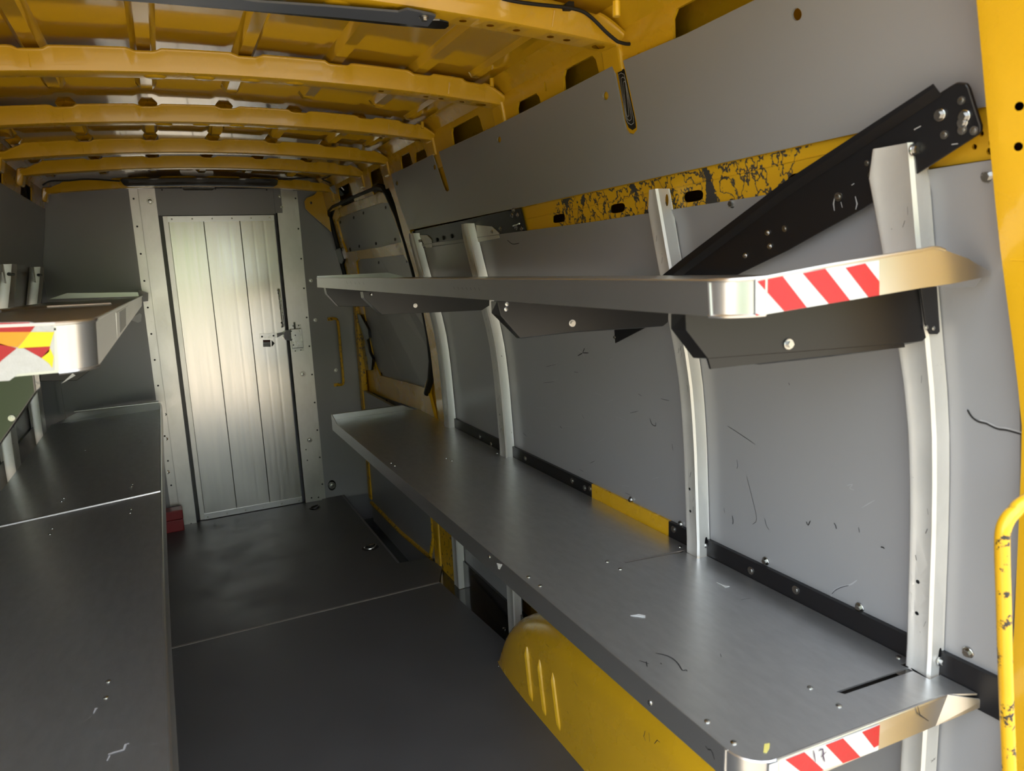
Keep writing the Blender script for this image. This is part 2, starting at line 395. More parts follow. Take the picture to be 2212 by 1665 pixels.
# ---- side rail between roof and lining, with cut-outs
def cant(side, name, wall):
    f = (lambda x: x) if side > 0 else (lambda x: .44-x)
    prof = [(.80, zroof(.80)+.004), (.86, 2.018), (.905, 2.008), (.935, 1.99), (.951, 1.965)]
    ys = [.56+(L-.56)*j/30 for j in range(31)]
    grid('side_rail', [[(f(x), y, z) for (x, z) in prof] for y in ys], M_yel, wall, thick=(.004*side, 0, .004))
    # lower band with notches open at the bottom, where the lining's top edge covers it
    x0, z0, x1, z1 = .951, 1.965, .972, 1.84
    def bp(y, z): return (f(x0+(x1-x0)*(z-z0)/(z1-z0)), y, z)
    notches = [(.62, 1.20, 1.95), (1.475, 1.63, 1.945), (1.76, 1.90, 1.925), (2.15, 2.40, 1.945), (2.68, 2.82, 1.925), (2.86, 3.00, 1.94), (3.3, 3.5, 1.94), (3.9, 4.2, 1.94)]
    out = [bp(.56, z0), bp(.56, z1)]
    for (a, b, zt) in notches:
        out += [bp(a-.012, z1), bp(a-.004, zt-.04), bp(a, zt-.012), bp(a+.012, zt), bp(b-.018, zt), bp(b-.004, zt-.014), bp(b+.014, z1)]
    out += [bp(L, z1), bp(L, z0)]
    plate('side_rail_band', out, (.006*side, 0, 0), M_yel, wall, [[bp(y+.006*math.cos(t), z+.012*math.sin(t)) for t in [2*math.pi*k/12 for k in range(12)]] for (y, z) in ((1.72, 1.93), (2.62, 1.935))])
    box('added_skin', (f(1.035) if side > 0 else f(1.045), .58, 1.78), (f(1.045) if side > 0 else f(1.035), L, 2.10), M_yel, wall)  # extra yellow sheet, added close behind the cut-outs so it catches light
cant(1, 'r', wall_right); cant(-1, 'l', wall_left)

# ---- right lining: upper panel with slots and holes (outline traced on the wall surface)
U = lambda px, py, o=-.004: PW(px, py, o)
dp = Vector((1, 0, .12))*.004
slot1 = [(1322,143),(1326,152),(1341,230),(1347,262),(1352,280),(1358,288),(1368,290),(1376,281),(1376,268),(1362,200),(1350,148),(1346,131)]
slot2 = [(934,334),(940,352),(955,397),(960,410),(966,415),(970,410),(968,400),(958,365),(948,328)]
top = [(2110,-215),(1620,5),(1480,74)]
outer = [U(*q) for q in [(2140,228),(1914,273.5),(1400,387),(1132,446),(884,497),(868,455),(852,405),(845,376),(870,365)]] 
outer += [U(*q) for q in slot2] + [U(1070,272), U(1200,206)] + [U(*q) for q in slot1] + [U(1480,74), U(1620,5), U(1900,-125), U(2085,-205)]
holes = []
for (px, py, a, b) in ((1721,31,11,14),(1308,207,6.5,9.5),(1078,301.5,4.5,7),(938,361,3.2,6),(857,396,2.6,5)):
    holes.append([U(px+a*math.cos(t), py+b*math.sin(t)) for t in [2*math.pi*k/14 for k in range(14)]])
upper = plate('lining_panel', outer, dp, M_grey, wall_right, holes)
# what shows in the long slots: yellow post with a black ribbed pad
plate('post_strip', [U(*q, .002) for q in [(1300,120),(1390,120),(1392,300),(1340,300)]], dp, M_yel, wall_right)
pad = [(1333,150),(1340,146),(1348,150),(1372,262),(1373,276),(1366,281),(1358,276),(1352,262)]
pd = plate('rubber_pad', [U(*q, .0005) for q in pad], dp*.3, M_rub, wall_right)
for k in range(3):
    c = (1353,214); s = .82-.26*k
    lp = [(c[0]+(x-c[0])*s, c[1]+(y-c[1])*(s*.5+.42)) for x, y in pad]; lp.append(lp[0])
    ribbon('pad_groove', [U(*q, .0003) for q in lp], .0007, NW, M_scratch, pd)
plate('post_strip', [U(*q, .008) for q in [(925,320),(975,320),(985,425),(940,425)]], dp, M_yel, wall_right)

# ---- waist rail (yellow strip with oval openings and glue smears)
rh = [rrect_px(1475,412,1519,436,11,lambda a,b: U(a,b,.004),-.16), rrect_px(1317,440,1350,460,8,lambda a,b: U(a,b,.004),-.17), rrect_px(1193,463,1220,481,5,lambda a,b: U(a,b,.004),-.17), rrect_px(1700,369,1790,404,16,lambda a,b: U(a,b,.004),-.2)]
ro = [U(*q, .004) for q in [(2172,205),(1914,268),(1400,382),(1110,446),(1115,508),(1300,476),(1455,452),(1800,400),(2000,365),(2172,339)]]
rh += [[U(px+s_*5*math.cos(t), py+s_*6*math.sin(t), .004) for t in [2*math.pi*k/12 for k in range(12)]] for (px, py, s_) in ((2152,263,1.2),(2120,288,1.1),(2140,309,1.05),(2137,327,1.25),(2105,317,1.1))]
rail = plate('waist_rail', ro, (.004,0,.001), M_rail, wall_right, rh)
plate('rail_flange', [U(*q, .002) for q in [(2150,206),(1914,270),(1400,384),(1128,446),(1129,449),(1400,389),(1914,276),(2150,214)]], (.004,0,0), M_yel, rail)
tube('rail_crease', [U(*q, .0040) for q in [(1130,474),(1260,448),(1400,417),(1560,383),(1730,344),(1880,310)]], .0014, M_rail, rail, 6)

# ---- lower lining following the bend of the wall
zs = [.800,.85,.9,.95,1.0,1.05,1.1,1.15,1.2,1.25,1.3,1.35,1.4,1.45,1.5,1.55,1.605]
def lining(ya, yb, z0=.800, z1=None, m=None, name='lining_panel', off=-.004):
    zz = zs
    ny = 8; rows = []
    for z in [z0]+zz[1:]:
        rows.append([(xw(z)+off, ya+(yb-ya)*j/ny, z if z < 1.6 else z1(ya+(yb-ya)*j/ny)) for j in range(ny+1)])
    return grid(name, rows, m or M_grey, wall_right, thick=(.012,0,.001))
ztop = lambda y: 1.574+.012*min(1, max(0, (1.6-y)))
panels = []
for (a, b) in ((.585,.703),(.704,1.29),(1.291,2.36),(2.361,2.94),):
    panels.append(lining(a, b, .803, ztop))
# below the lower shelf
zk = P(1047,1250,x=1.118).z
box('sill_riser', (1.108, 2.30, -.02), (1.13, 2.955, zk), M_blackg, wall_right)
for (a, b, zq) in ((.585, 1.29, -.02), (2.36, 2.95, zk)):
    box('lower_lining', (1.118, a, zq), (1.13, b, .80), M_grey, wall_right)
box('lower_lining', (1.118, 1.29, .2), (1.13, 2.36, .80), M_grey, wall_right)
# black strip behind the shelf, with its yellow gap
def strip(name, ya, yb, m, x0=1.106):
    return box(name, (x0, ya, .735), (1.119, yb, .803), m, wall_right)
yg0 = P(1447,1140,x=1.11).y; yg1 = P(1279,1060,x=1.11).y
stripA = strip('black_strip', .585, yg0, M_black); strip('yellow_strip', yg0, yg1, M_yel, 1.109); stripB = strip('black_strip', yg1, 2.95, M_black)
for q in ((1622,1232),(1719,1274),(1455,1143),(1275,1055),(1263,1054),(1236,1038),(1135,990),(1037,943),(1061,959)):
    fix(ME_washer, P(*q, x=1.106), (-1,0,0), stripA if q[0] > 1440 else stripB, 'bolt', .75)
for q, pi in (((1655,1211),1),((1858,1311),1),((1471,1132),2),((1364,1079),2),((2092,1408),0),((1583,439),1),((2135,380),0),((1164,998),2),((1131,982),2)):
    fix(ME_bolt, PW(*q, -.004), NW, panels[pi], 'bolt', 1.0)
# slotted hole beside the bolt by the rear post
plate('slot', [PW(*q, -.0045) for q in [(2110,390),(2116,382),(2132,372),(2140,378),(2136,386),(2118,396)]], (.002,0,0), M_yel, panels[0])
# scuffs, pen strokes, cracks in the lining
def stroke(pts, w, m, pi, name='scuff'):
    ribbon(name, [PW(*q, -.0042) for q in smoothpath([(x, y, 0) for x, y in pts], 3) for q in [(q[0], q[1])]], w, NW, m, panels[pi])
for pts, w in (([(1582,1113),(1584,1125),(1583,1132)],.0011),([(1742,1126),(1746,1134),(1751,1124)],.0011),([(1802,1129),(1806,1136),(1807,1142)],.0010),([(1903,1181),(1908,1182),(1911,1185)],.0012),([(1613,1028),(1625,1075),(1635,1120),(1626,1132)],.0005),([(1652,1119),(1656,1135),(1662,1144)],.0005),([(1592,992),(1594,1005),(1592,1012)],.0006),([(1404,903),(1408,915),(1416,920),(1417,912)],.0009),([(1452,958),(1454,973)],.0006),([(1130,935),(1138,942)],.0009),([(1210,920),(1214,925)],.001),([(1258,896),(1262,905)],.0006),([(1855,1138),(1857,1150)],.0006),([(1564,1096),(1566,1108)],.0005),([(1704,826),(1706,832)],.0006)):
    px = pts[0][0]; stroke(pts, w, M_mark, 1 if px > 1520 else 2, 'pen_stroke')
stroke([(1572,920),(1600,938),(1632,960)], .0006, M_mark, 1)
stroke([(1830,1048),(1842,1046),(1836,1054),(1846,1058)], .0006, M_scratch, 1); stroke([(1862,1096),(1890,1080)], .0006, M_scratch, 1)
for k in range(26):
    px = random.uniform(1130, 1470); py = random.uniform(760, 1090-(1470-px)*.2)
    a = random.uniform(-.6,.6); ln = random.uniform(8, 26)
    stroke([(px,py),(px+ln*math.cos(a), py+ln*math.sin(a))], .0005, M_scratch if k % 3 else M_mark, 2)
cr = [(2090,884),(2096,895),(2104,904),(2116,911),(2130,914),(2142,920),(2156,926),(2172,928),(2188,932),(2208,938)]
stroke(cr, .0016, M_mark, 0, 'crack'); stroke([(x, y-4) for x, y in cr[3:]], .0012, M_scratch, 0, 'crack_edge')
stroke([(1792,1294),(1800,1278),(1806,1272),(1820,1266),(1838,1262),(1852,1252)], .0012, M_scratch, 1, 'crack_edge'); stroke([(1794,1288),(1803,1276),(1818,1268),(1834,1264)], .0007, M_mark, 1, 'crack')
for a in range(5):
    t = a*1.26; stroke([(1259,762),(1259+13*math.cos(t), 762+11*math.sin(t))], .0014, M_scratch if a % 2 else M_mark, 2, 'tear')
stroke([(1085,508),(1098,520),(1108,527),(1122,525)], .0012, M_mark, 2, 'tear'); stroke([(1072,514),(1080,519)], .001, M_mark, 2, 'tear')

# ---- rear post of the van body (yellow) on the right, and on the left outside the view
DPROF = [(-.4,1.092),(.9,1.09),(1.21,1.071),(1.30,1.045),(1.49,.981),(1.602,.95),(1.713,.92),(2.3,.76)]
def xd(z):
    for (a, xa), (b, xb_) in zip(DPROF, DPROF[1:]):
        if a <= z <= b: return xa+(xb_-xa)*(z-a)/(b-a)
def dpost(side):
    f = (lambda x: x) if side > 0 else (lambda x: .44-x)
    rows = []
    for z in [-.28+.0625*i for i in range(38)]:
        xi = xd(z)
        rows.append([(f(1.235), .578, z), (f(xi+.012), .578, z), (f(xi+.002), .572, z), (f(xi), .560, z), (f(xi), .470, z), (f(xi+.03), .44, z), (f(1.235), .42, z)])
    return struct(grid('trim_1' if side > 0 else 'trim_2', rows, M_yel), 'bright yellow rear door post of the van body')
dp_r = dpost(1); dpost(-1)
for q in ((2201,230),(2199,317)):
    lo_, hi_ = .05, 3.0; d_ = ray(*q)
    for _ in range(50):
        m_ = (lo_+hi_)/2; p = O+d_*m_
        if p.x < xd(p.z)-.0008: lo_ = m_
        else: hi_ = m_
    cut(dp_r, p, (-1,0,-.28), .0055)
tube('joint_bead', [(xd(1.455), .560, 1.455), (xd(1.452), .472, 1.452)], .0012, M_yel, dp_r, 6)

# ---- wheel arch
def arch():
    rows = []; yc, hl, H = 1.43, .845, .37
    n = 40
    for i in range(n+1):
        t = -1+2*i/n; t = math.copysign(abs(t)**.8, t)
        y = yc+hl*t; zt = max(.0, H*(1-abs(t)**2.7)**.5)
        xi = .950+.02*abs(t)**6
        row = []
        r = min(.085, zt*.75)
        row.append((xi, y, -.01)); row.append((xi+.004, y, max(-.01, (zt-r)*.5))); row.append((xi+.010, y, max(-.01, zt-r)))
        for k in range(1, 7):
            a = math.pi/2*k/6; row.append((xi+.010+r*(1-math.cos(a)), y, zt-r+r*math.sin(a)))
        row.append((1.10, y, zt-.004)); row.append((1.125, y, zt-.01))
        rows.append(row)
    a = struct(grid('wheel_arch', rows, M_yel), 'yellow painted wheel arch under the right lower shelf')
    for (pt, pb) in (((1136,1396),(1149,1514)),((1164,1424),(1178,1546)),((1193,1452),(1209,1578))):
        A = P(*pt, x=.957); Bm = P(*pb, x=.951)
        vs = []; fs = []; m = 8
        for i in range(m+1):
            q = A.lerp(Bm, i/m); s = math.sin(math.pi*min(1, max(.02, min(i, m-i)/1.2))/2) if i not in (0, m) else .35
            for k in range(5):
                th = math.pi*k/4; vs.append((q.x+.004-.013*math.sin(th)*s, q.y-.011*math.cos(th)*s, q.z))
        for i in range(m):
            for k in range(4): fs.append((i*5+k, i*5+k+1, (i+1)*5+k+1, (i+1)*5+k))
        obj('pressed_rib', vs, fs, M_yel, a, smooth=True)
    for pts in ([(1180,1391),(1186,1397)],[(1394,1578),(1391,1590),(1395,1600)],[(1402,1582),(1404,1602)],[(1414,1606),(1420,1598),(1426,1603)],[(1240,1470),(1248,1482)],[(1225,1535),(1228,1541)]):
        ribbon('scuff', [P(*q, x=.9485) for q in pts], .0012, (-1,0,0), M_mark, a)
    fix(ME_rivet, P(1077,1438, x=.945), (-1,.3,0), a, 'rivet', 1.2)
    return a
arch()

# ================================================================== bulkhead
def bpan(name, x0, x1, z0, z1, d0, d1, m, par, bevel=0): return box(name, (x0, L-d1, z0), (x1, L-d0, z1), m, par, bevel)
bpan('lining_panel', -.80, -.105, -.02, 2.10, -.01, .004, M_grey, wall_front)
rp = bpan('lining_panel', .80, 1.108, -.02, 2.02, -.01, .004, M_grey, wall_front)
bpan('edge_seal', 1.108, 1.114, -.02, 1.75, 0, .012, M_rub, wall_front)
# posts beside the door
def post(name, x0, x1, z0, z1, d, par): return bpan(name, x0, x1, z0, z1, -.005, d, M_post, par, .003)
door_frame = struct(obj('trim_3', *boxv((-.066, L-.032, .0), (.019, L+.005, 1.985)), M_frame), 'aluminium frame post beside the partition door')
fl1 = bpan('post_flange', -.114, -.067, .05, 1.985, -.005, .010, M_frame, door_frame)
right_post = struct(obj('trim_4', *boxv((.674, L-.030, .0), (.779, L+.005, 1.985)), M_frame), 'aluminium lock post beside the partition door')
fl2 = bpan('post_flange', .780, .806, .0, 1.975, -.005, .010, M_frame, right_post)
for par, x, n in ((fl1, -.094, 13), (fl2, .793, 11)):
    for k in range(n): fix(ME_screw, (x, L-.010, .1+1.83*k/(n-1)), (0,-1,0), par, 'screw', 1.3)
for (px, py, s, par) in ((324,434,2.0,door_frame),(654,808,1.9,right_post),(669,950,1.7,right_post),(661,971,1,right_post),(664,994,1,right_post),(673,1075,1.2,right_post),(688,1074,1.2,right_post),(609,447,1.3,right_post),(413,1131,1.2,door_frame)):
    fix(ME_washer if s > 1.5 else ME_screw, P(px, py, y=L-.0325), (0,-1,0), par, 'screw', s*.8 if s > 1.5 else s)
# header over the door
head = struct(obj('trim_5', *boxv((.020, L-.024, 1.835), (.662, L+.005, 1.985)), M_grey), 'grey panel above the partition door')
box('header_tab', (.662, L-.034, 1.842), (.705, L-.030, 1.985), M_grey, head)
obj('vent_opening', [B(*q, .0245) for q in rrect_px(393,395,464,411,7,lambda a,b:(a,b))], [tuple(range(20))], M_blackg, head)
for q in ((350,410),(465,408),(576,410)): fix(ME_screw, B(*q,.024), (0,-1,0), head, 'screw')
for q in ((604,424),(608,447)): fix(ME_washer, B(*q,.034), (0,-1,0), head, 'screw', .7)
# door of three planks
door = struct(obj('door_1', *boxv((.042, L-.006, .004), (.068, L+.004, 1.832)), M_frame), 'sliding aluminium plank door in the partition')
xp = [.0685, .2555, .4555, .655]
for i in range(3):
    a, b = xp[i]+.0005, xp[i+1]-.0005; rows = []
    cols = [0,.004,.012,.3,.36,.42,.62,.68,.74,.988,.996,1]
    dd = [.006,.0113,.012,.012,.0119,.012,.012,.01185,.012,.012,.0113,.006]
    for z in (.006, .6, 1.2, 1.80): rows.append([(a+(b-a)*c, L-d, z) for c, d in zip(cols, dd)])
    grid('door_plank', rows, M_plank, door, smooth=False)
bpan('door_back', .066, .657, .004, 1.83, -.006, .0, M_plank, door)
tr = bpan('door_top_trim', .066, .652, 1.800, 1.831, .001, .015, M_alu, door)
br = bpan('door_bottom_trim', .066, .655, .004, .040, .001, .015, M_alu, door)
for k in range(6): fix(ME_rivet, (.088+.108*k, L-.015, 1.815), (0,-1,0), tr, 'rivet', .9)
for k in range(6): fix(ME_rivet, (.085+.11*k, L-.015, .018), (0,-1,0), br, 'rivet', .9)
# pull handle, strike, lock, label
hd = tube('pull_handle', [B(600,627,.012), B(602.5,625,.034), B(604,632,.036), B(612,698,.036), B(612,704,.034), B(609,706,.012)], .0055, M_steel, door)
for q in ((602,633),(609,697)): fix(ME_screw, B(*q,.0125), (0,-1,0), hd, 'screw', 1.6)
st = plate('strike_plate', [B(*q,.018) for q in [(561,721),(597,719),(598,730),(562,732)]], (0,.008,0), M_steel, door)
for q in ((566,727),(591,725)): fix(ME_screw, B(*q,.0185), (0,-1,0), st, 'screw', 1.4)
plate('strike_tongue', [B(*q,.022) for q in [(598,720),(613,717),(612,722),(599,729)]], (0,.008,0), M_blackg, st)
lb = plate('warning_label', [B(*q,.0135) for q in [(568,734),(584,734),(585,749),(568.5,749)]], (0,.001,0), M_greyd, door)
plate('label_header', [B(*q,.0142) for q in [(568.3,734.3),(583.7,734.3),(583.9,738.5),(568.4,738.5)]], (0,.0005,0), paint('dark_red_print',(.10,.02,.02),.6), lb)
plate('label_arrow', [B(*q,.0140) for q in [(586.5,734.5),(593.5,741.5),(587,749)]], (0,.0008,0), M_mark, lb)
def text(body, size, origin, ux, uz, nrm, m, parent, name='lettering'):
    cu = bpy.data.curves.new(name, 'FONT'); cu.body = body; cu.size = size; cu.align_x = 'CENTER'; cu.align_y = 'CENTER'
    t = bpy.data.objects.new(name, cu); C.objects.link(t); bpy.context.view_layer.update()
    me = bpy.data.meshes.new_from_object(t.evaluated_get(bpy.context.evaluated_depsgraph_get()))
    vs = [Vector(origin)+Vector(ux)*v.co.x+Vector(uz)*v.co.y for v in me.vertices]; fs = [tuple(p.vertices) for p in me.polygons]
    bpy.data.objects.remove(t); bpy.data.curves.remove(cu); bpy.data.meshes.remove(me)
    return obj(name, vs, fs, m, parent)
text('PINCH', .0135, B(576.4,741.5,.0145), (1,0,0), (0,0,1), None, M_paper, lb); text('POINT', .0135, B(576.6,746,.0145), (1,0,0), (0,0,1), None, M_paper, lb)
lk = plate('lock_plate', [B(*q,.034) for q in [(624,703),(650,700),(656,757),(631,761)]], (0,.004,0), M_steel, right_post)
bx_ = plate('lock_case', [B(*q,.050) for q in [(627,711),(652,709),(656,751),(631,753)]], (0,.016,0), M_steel, right_post, bevel=.003)
for q in ((629,715),(638,724),(630,734),(634,745)): fix(ME_screw, B(*q,.0503), (0,-1,0), bx_, 'screw', 1.0)
fix(ME_washer, B(646,715,.0503), (0,-1,0), bx_, 'screw', .7)
for q in ((633,704),(645,703),(638,758),(650,756)): fix(ME_screw, B(*q,.0343), (0,-1,0), lk, 'screw', .9)
plate('lock_bolt', [B(*q,.044) for q in [(613,718),(619,713),(628,712),(631,737),(616,734),(613,728)]], (0,.02,0), M_blackg, right_post)
tube('lock_lever', [B(636,696,.045), B(638,712,.045)], .005, M_blackg, right_post)
for (px, py, s) in ((671,606,1),(681,691,1),(725,799.5,1),(717,1048,1.9)):
    if s > 1.5: obj('rubber_ring', [v for v in ell(B(px,py,.006), (.027,0,0), (0,0,.036), 18)], [tuple(range(18))], M_blackg, rp)
    fix(ME_washer, B(px,py,.0065), (0,-1,0), rp, 'washer', s)
# gusset and clutter in the front right corner of the roof
gus = plate('corner_gusset', [P(*q, y=L-.05) for q in [(658,435),(662,428),(679,421),(690,408),(712,402),(745,398),(760,412),(748,424),(712,446),(710,460),(716,501),(700,486),(672,462),(660,450)]], (0,.02,0), M_brown, wall_front, [ell(P(px,py,y=L-.05), (.007,0,0), (0,0,.008), 10) for (px,py) in ((672,438),(703,431),(724,427))])
plate('corner_gusset', [P(*q, y=4.30) for q in [(745,388),(775,352),(800,350),(832,372),(838,392),(800,402),(770,412)]], (0,.02,0), M_brown, wall_front)

# ================================================================== sliding door on the right (behind the shelves)
sd = struct(obj('door_2', *boxv((1.16, 3.02, -.05), (1.18, L, 1.86)), M_door), 'closed sliding side door with grey lining boards')
D = lambda px, py, o: PW(px, py, o)
to = Vector((.012, 0, 0))
# bodywork round the door opening: rear pillar
for pts in ([(845,378),(852,405),(870,455),(888,505),(905,560),(925,640),(945,745),(957,850),(962,930),(950,930),(940,850),(930,760),(912,660),(893,580),(872,510),(853,440),(838,398)],):
    plate('door_pillar', [D(*q, -.002) for q in pts], (.02,0,0), M_yel, wall_right)
seal = [(790,905),(788,817),(780,755),(766,690),(755,640),(743,583),(726,514),(713,468),(713,456),(722,446),(770,424),(818,404),(829,406),(838,420),(858,464),(876,517),(890,567),(905,625),(918,677),(928,730),(933,780),(930,820),(922,850)]
sp = [D(*q, .016) for q in seal]
tube('door_seal', sp, .016, M_rub, sd, 8)
ring_o = [(718,470),(724,453),(770,434),(818,414),(828,416),(850,458),(872,520),(893,600),(915,680),(926,745),(929,790),(926,850),(940,905),(940,1000),(800,1000),(797,905),(792,815),(784,755),(770,690),(745,575)]
pan_u = [(727,478),(732,470),(780,452),(824,438),(838,438),(846,450),(860,495),(867,523),(820,534),(748,545),(738,520)]
pan_m = [(769,566),(774,560),(820,556),(871,550),(884,570),(905,640),(922,715),(928,760),(924,815),(916,838),(870,824),(821,811),(806,780),(795,720),(780,640)]
pan_l = [(801,846),(830,858),(870,872),(905,884),(925,905),(925,1000),(806,1000)]
fr = plate('door_frame', [D(*q, .018) for q in ring_o], (.016,0,0), M_door, sd, [[D(*q, .018) for q in p] for p in (pan_u, pan_m, pan_l)])
for p in (pan_u, pan_m, pan_l):
    plate('door_board', [D(*q, .030) for q in p], (.006,0,0), M_grey, sd)
for q in ((735,480),(764,470),(785,460),(833,448),(756,538),(776,532),(812,526),(853,517),(769,573),(818,567),(879,564),(824,808),(871,813),(909,826),(835,866),(876,885),(757,541)):
    obj('clip', [D(q[0]+1.8*math.cos(t), q[1]+3.6*math.sin(t), .0285) for t in [2*math.pi*k/10 for k in range(10)]], [tuple(range(10))], M_dark, sd)
plate('door_latch', [D(*q, .0) for q in [(768,676),(778,680),(795,712),(797,730),(792,734),(797,760),(804,775),(802,800),(790,800),(784,770),(776,720)]], (.02,0,0), M_blackg, sd, bevel=.003)
plate('door_guide', [D(*q, .0) for q in [(721,540),(735,535),(742,560),(738,570),(726,568),(720,555)]], (.03,0,0), M_blackg, sd, bevel=.004)
# lower part of the sliding door under the shelf
ld = plate('door_lower_skin', [(1.10,3.36,-.1),(1.10,3.30,.14),(1.10,3.30,.7),(1.10,4.58,.7),(1.10,4.58,-.2),(1.10,3.42,-.2)], (.02,0,0), M_grey, sd)
tube('door_edge', [(1.096,3.30,.72),(1.096,3.30,.12),(1.097,3.38,-.02),(1.097,3.9,-.06),(1.097,4.58,-.07)], .012, M_yelold, sd, 8)
box('door_jamb', (1.085, 3.20, -.02), (1.13, 3.285, .74), M_yel, sd, .01)
box('door_jamb', (1.09, 2.96, -.02), (1.13, 3.20, .74), M_worn, sd, .01)
box('door_jamb', (1.09, 4.56, -.05), (1.13, L-.01, 1.7), M_yelold, sd, .01)

# ================================================================== left lining
zl = [.70,.8,.9,1.0,1.1,1.2,1.3,1.4,1.5,1.6,1.7,1.8,1.875]
grid('lining_panel', [[(xl(z)-.0, .585+(L-.6)*j/6, z) for j in range(7)] for z in zl], M_grey, wall_left, thick=(-.01,0,0))
box('lower_lining', (-.70, .585, -.02), (-.688, L-.01, .70), M_grey, wall_left)
box('black_strip', (-.684, .6, .66), (-.668, 4.45, .775), M_black, wall_left)
box('corner_trim', (-.60, L-.03, .6), (-.575, L-.01, 1.55), M_grey, wall_left)

# ================================================================== shelf uprights on the right
def upright(name, y0, y1, zb, zt, label, m=M_post, tab=False, wide=0.0):
    """folded channel on the right wall: y0 near side, y1 far side"""
    t = thing(name, (1.10, (y0+y1)/2, zb), label, 'upright', 'aluminium shelf uprights along the right wall')
    zz = [zb] + [z for z in [.3,.5,.7,.8,.9,.96,1.02,1.06,1.1,1.14,1.18,1.22,1.26,1.3,1.36,1.42,1.5,1.58] if zb < z < zt-.05] + [zt-.04, zt]
    rows = []; d = .034
    for z in zz:
        x = xw(z)-.006; c = 0.0
        yb_ = y1 + (wide*max(0, (z-.8)/.82)**3)
        if z == zt: yb_ -= .016
        b_ = .0045
        rows.append([(x, yb_, z), (x-d+b_, yb_, z), (x-d, yb_-b_, z), (x-d, yb_-.010, z), (x-d+.0015, yb_-.013, z), (x-d+.0015, y0+.008, z), (x-d, y0+.005, z), (x-d, y0+b_, z), (x-d+b_, y0, z), (x-.002, y0, z), (x, y0-.001, z)])
    ch = grid('channel', rows, m, t, smooth=True)
    return t, ch
YP = [(.690,.735),(1.268,1.314),(2.338,2.400),(2.935,3.000)]
labs = ['wide aluminium upright nearest the yellow rear post, crossed by the black diagonal bar', 'scratched aluminium upright where the black diagonal bar ends', 'aluminium upright bolted to the black reinforcement plate', 'aluminium upright beside the sliding side door']
ups = []
for i, (a, b) in enumerate(YP):
    zb = [0.0, .34, -.01, -.01][i]
    t, ch = upright('shelf_upright', a, b, zb, 1.622, labs[i], wide=.034 if i == 0 else 0); ups.append((t, ch))
for i, lst in enumerate([[(1995,1252),(1995,1319)], [(1494,1055),(1495,1103)], [(1084,895),(1086,926)], [(962,874),(963,898)]]):
    for q in lst:
        p = P(*q, y=(YP[i][0]+YP[i][1])/2+.004); p.x = xw(p.z)-.0412; cut(ups[i][1], p, (-1,0,0), .0035)
def slotbolt(i, px, py, dy, sc=.85, bolt=True):
    y = YP[i][0]-.0015; p = P(px, py, y=y)
    cut(ups[i][1], p+Vector((.002,0,-dy)), (0,-1,0), (.0042,0,0), (0,0,.013), 12)
    if bolt: fix(ME_bolt, p, (0,-1,0), ups[i][0], 'bolt', sc)
slotbolt(0, 1972, 324, .011, .9); slotbolt(0, 2030, 1427, -.010, .9); slotbolt(1, 1525, 1178, -.008, .6); slotbolt(1, 1440, 432, .0, .6, False)
for i, (px, py) in ((2, (1043,502)), (3, (914,519))):
    pl = plate('top_tab', [PW(*q, -.010) for q in ([(1028,486),(1062,489),(1078,503),(1078,514),(1032,523)] if i == 2 else [(905,508),(922,508),(932,518),(933,534),(920,535)])], (.004,0,0), M_post, ups[i][0])
    a = P(px-10, py+2, y=YP[i][0]-.004); b_ = P(px+16, py-4, y=YP[i][0]-.010)
    tube('through_bolt', [a, b_], .006, M_steel, ups[i][0], 8)
# inner fold at the top of the widest upright
plate('top_fold', [P(*q, y=.776) for q in [(1899,322),(1922,316),(1918,338),(1906,352)]], (0,-.002,0), M_post, ups[0][0])
# scratches on the bare metal
for k in range(46):
    i = random.choice([0,1,1,2,2,3]); z = random.uniform(.85, 1.6); y = random.uniform(YP[i][0]+.009, YP[i][1]-.015); x = xw(z)-.0408
    ribbon('scratch', [(x, y, z), (x+.0003, y+random.uniform(-.004,.004), z+random.uniform(.006,.02))], random.choice([.0004,.0007,.001]), (-1,0,0), M_mark, ups[i][0])

# ================================================================== diagonal bar and plate on the right wall
bar_o = [(2052,186),(2066,178),(2086,180),(2093,190),(2119,272),(2119,283),(2112,292),(2032,343),(1862,452),(1700,542),(1600,590),(1388,711),(1328,742),(1325,700),(1480,574),(1700,411),(1914,274)]
def PB(px, py, o=0.0): return PP(px, py, Vector((xw(1.5)-.030, 0, 1.5))+Vector((-o,0,0)), Vector((1,0,.235)))
bar = thing('diagonal_bar', PB(1720,440), 'black painted steel bar running diagonally across the grey side wall', 'bar')
plate('bar_web', [PB(*q) for q in bar_o], (.006,0,.0015), M_black, bar, bevel=.002)
plate('bar_flange', [PB(*q,.001) for q in [(1325,698),(1480,573),(1700,410),(1914,273),(2030,199),(2035,206),(1920,282),(1706,421),(1486,586),(1330,706)]], (-.014,0,.010), M_black, bar)
for (px,py,s) in ((2031,248,1.1),(2084,251,1.1),(2080,264,1.0),(1884,378,.85),(1658,503,.7),(1663,532,.7),(1610,552,.7),(1328,728,.6)): fix(ME_bolt, PB(px,py,.0005), NW, bar, 'bolt', s*.78)
for (px,py,s) in ((2077,217,.75),(1873,352,.6),(2040,291,.8),(2104,282,.8),(2079,280,.9),(1695,494,.8),(1811,425,1.0)): fix(ME_washer, PB(px,py,.0005), NW, bar, 'rivet', s*.6)
for pts in ([(1805,420),(1801,440),(1803,455)],[(1817,436),(1820,448)],[(1848,424),(1852,440),(1849,452)],[(1990,272),(1975,280)],[(1840,400),(1846,396)],[(2056,312),(2070,310)],[(1500,565),(1493,570)]):
    ribbon('scratch', [PB(*q,.0003) for q in pts], .0012, NW, M_scratch, bar)
rpl = thing('reinforcement_plate', PW(1010,500), 'long black bolted plate above the far shelf uprights beside the sliding door', 'plate')
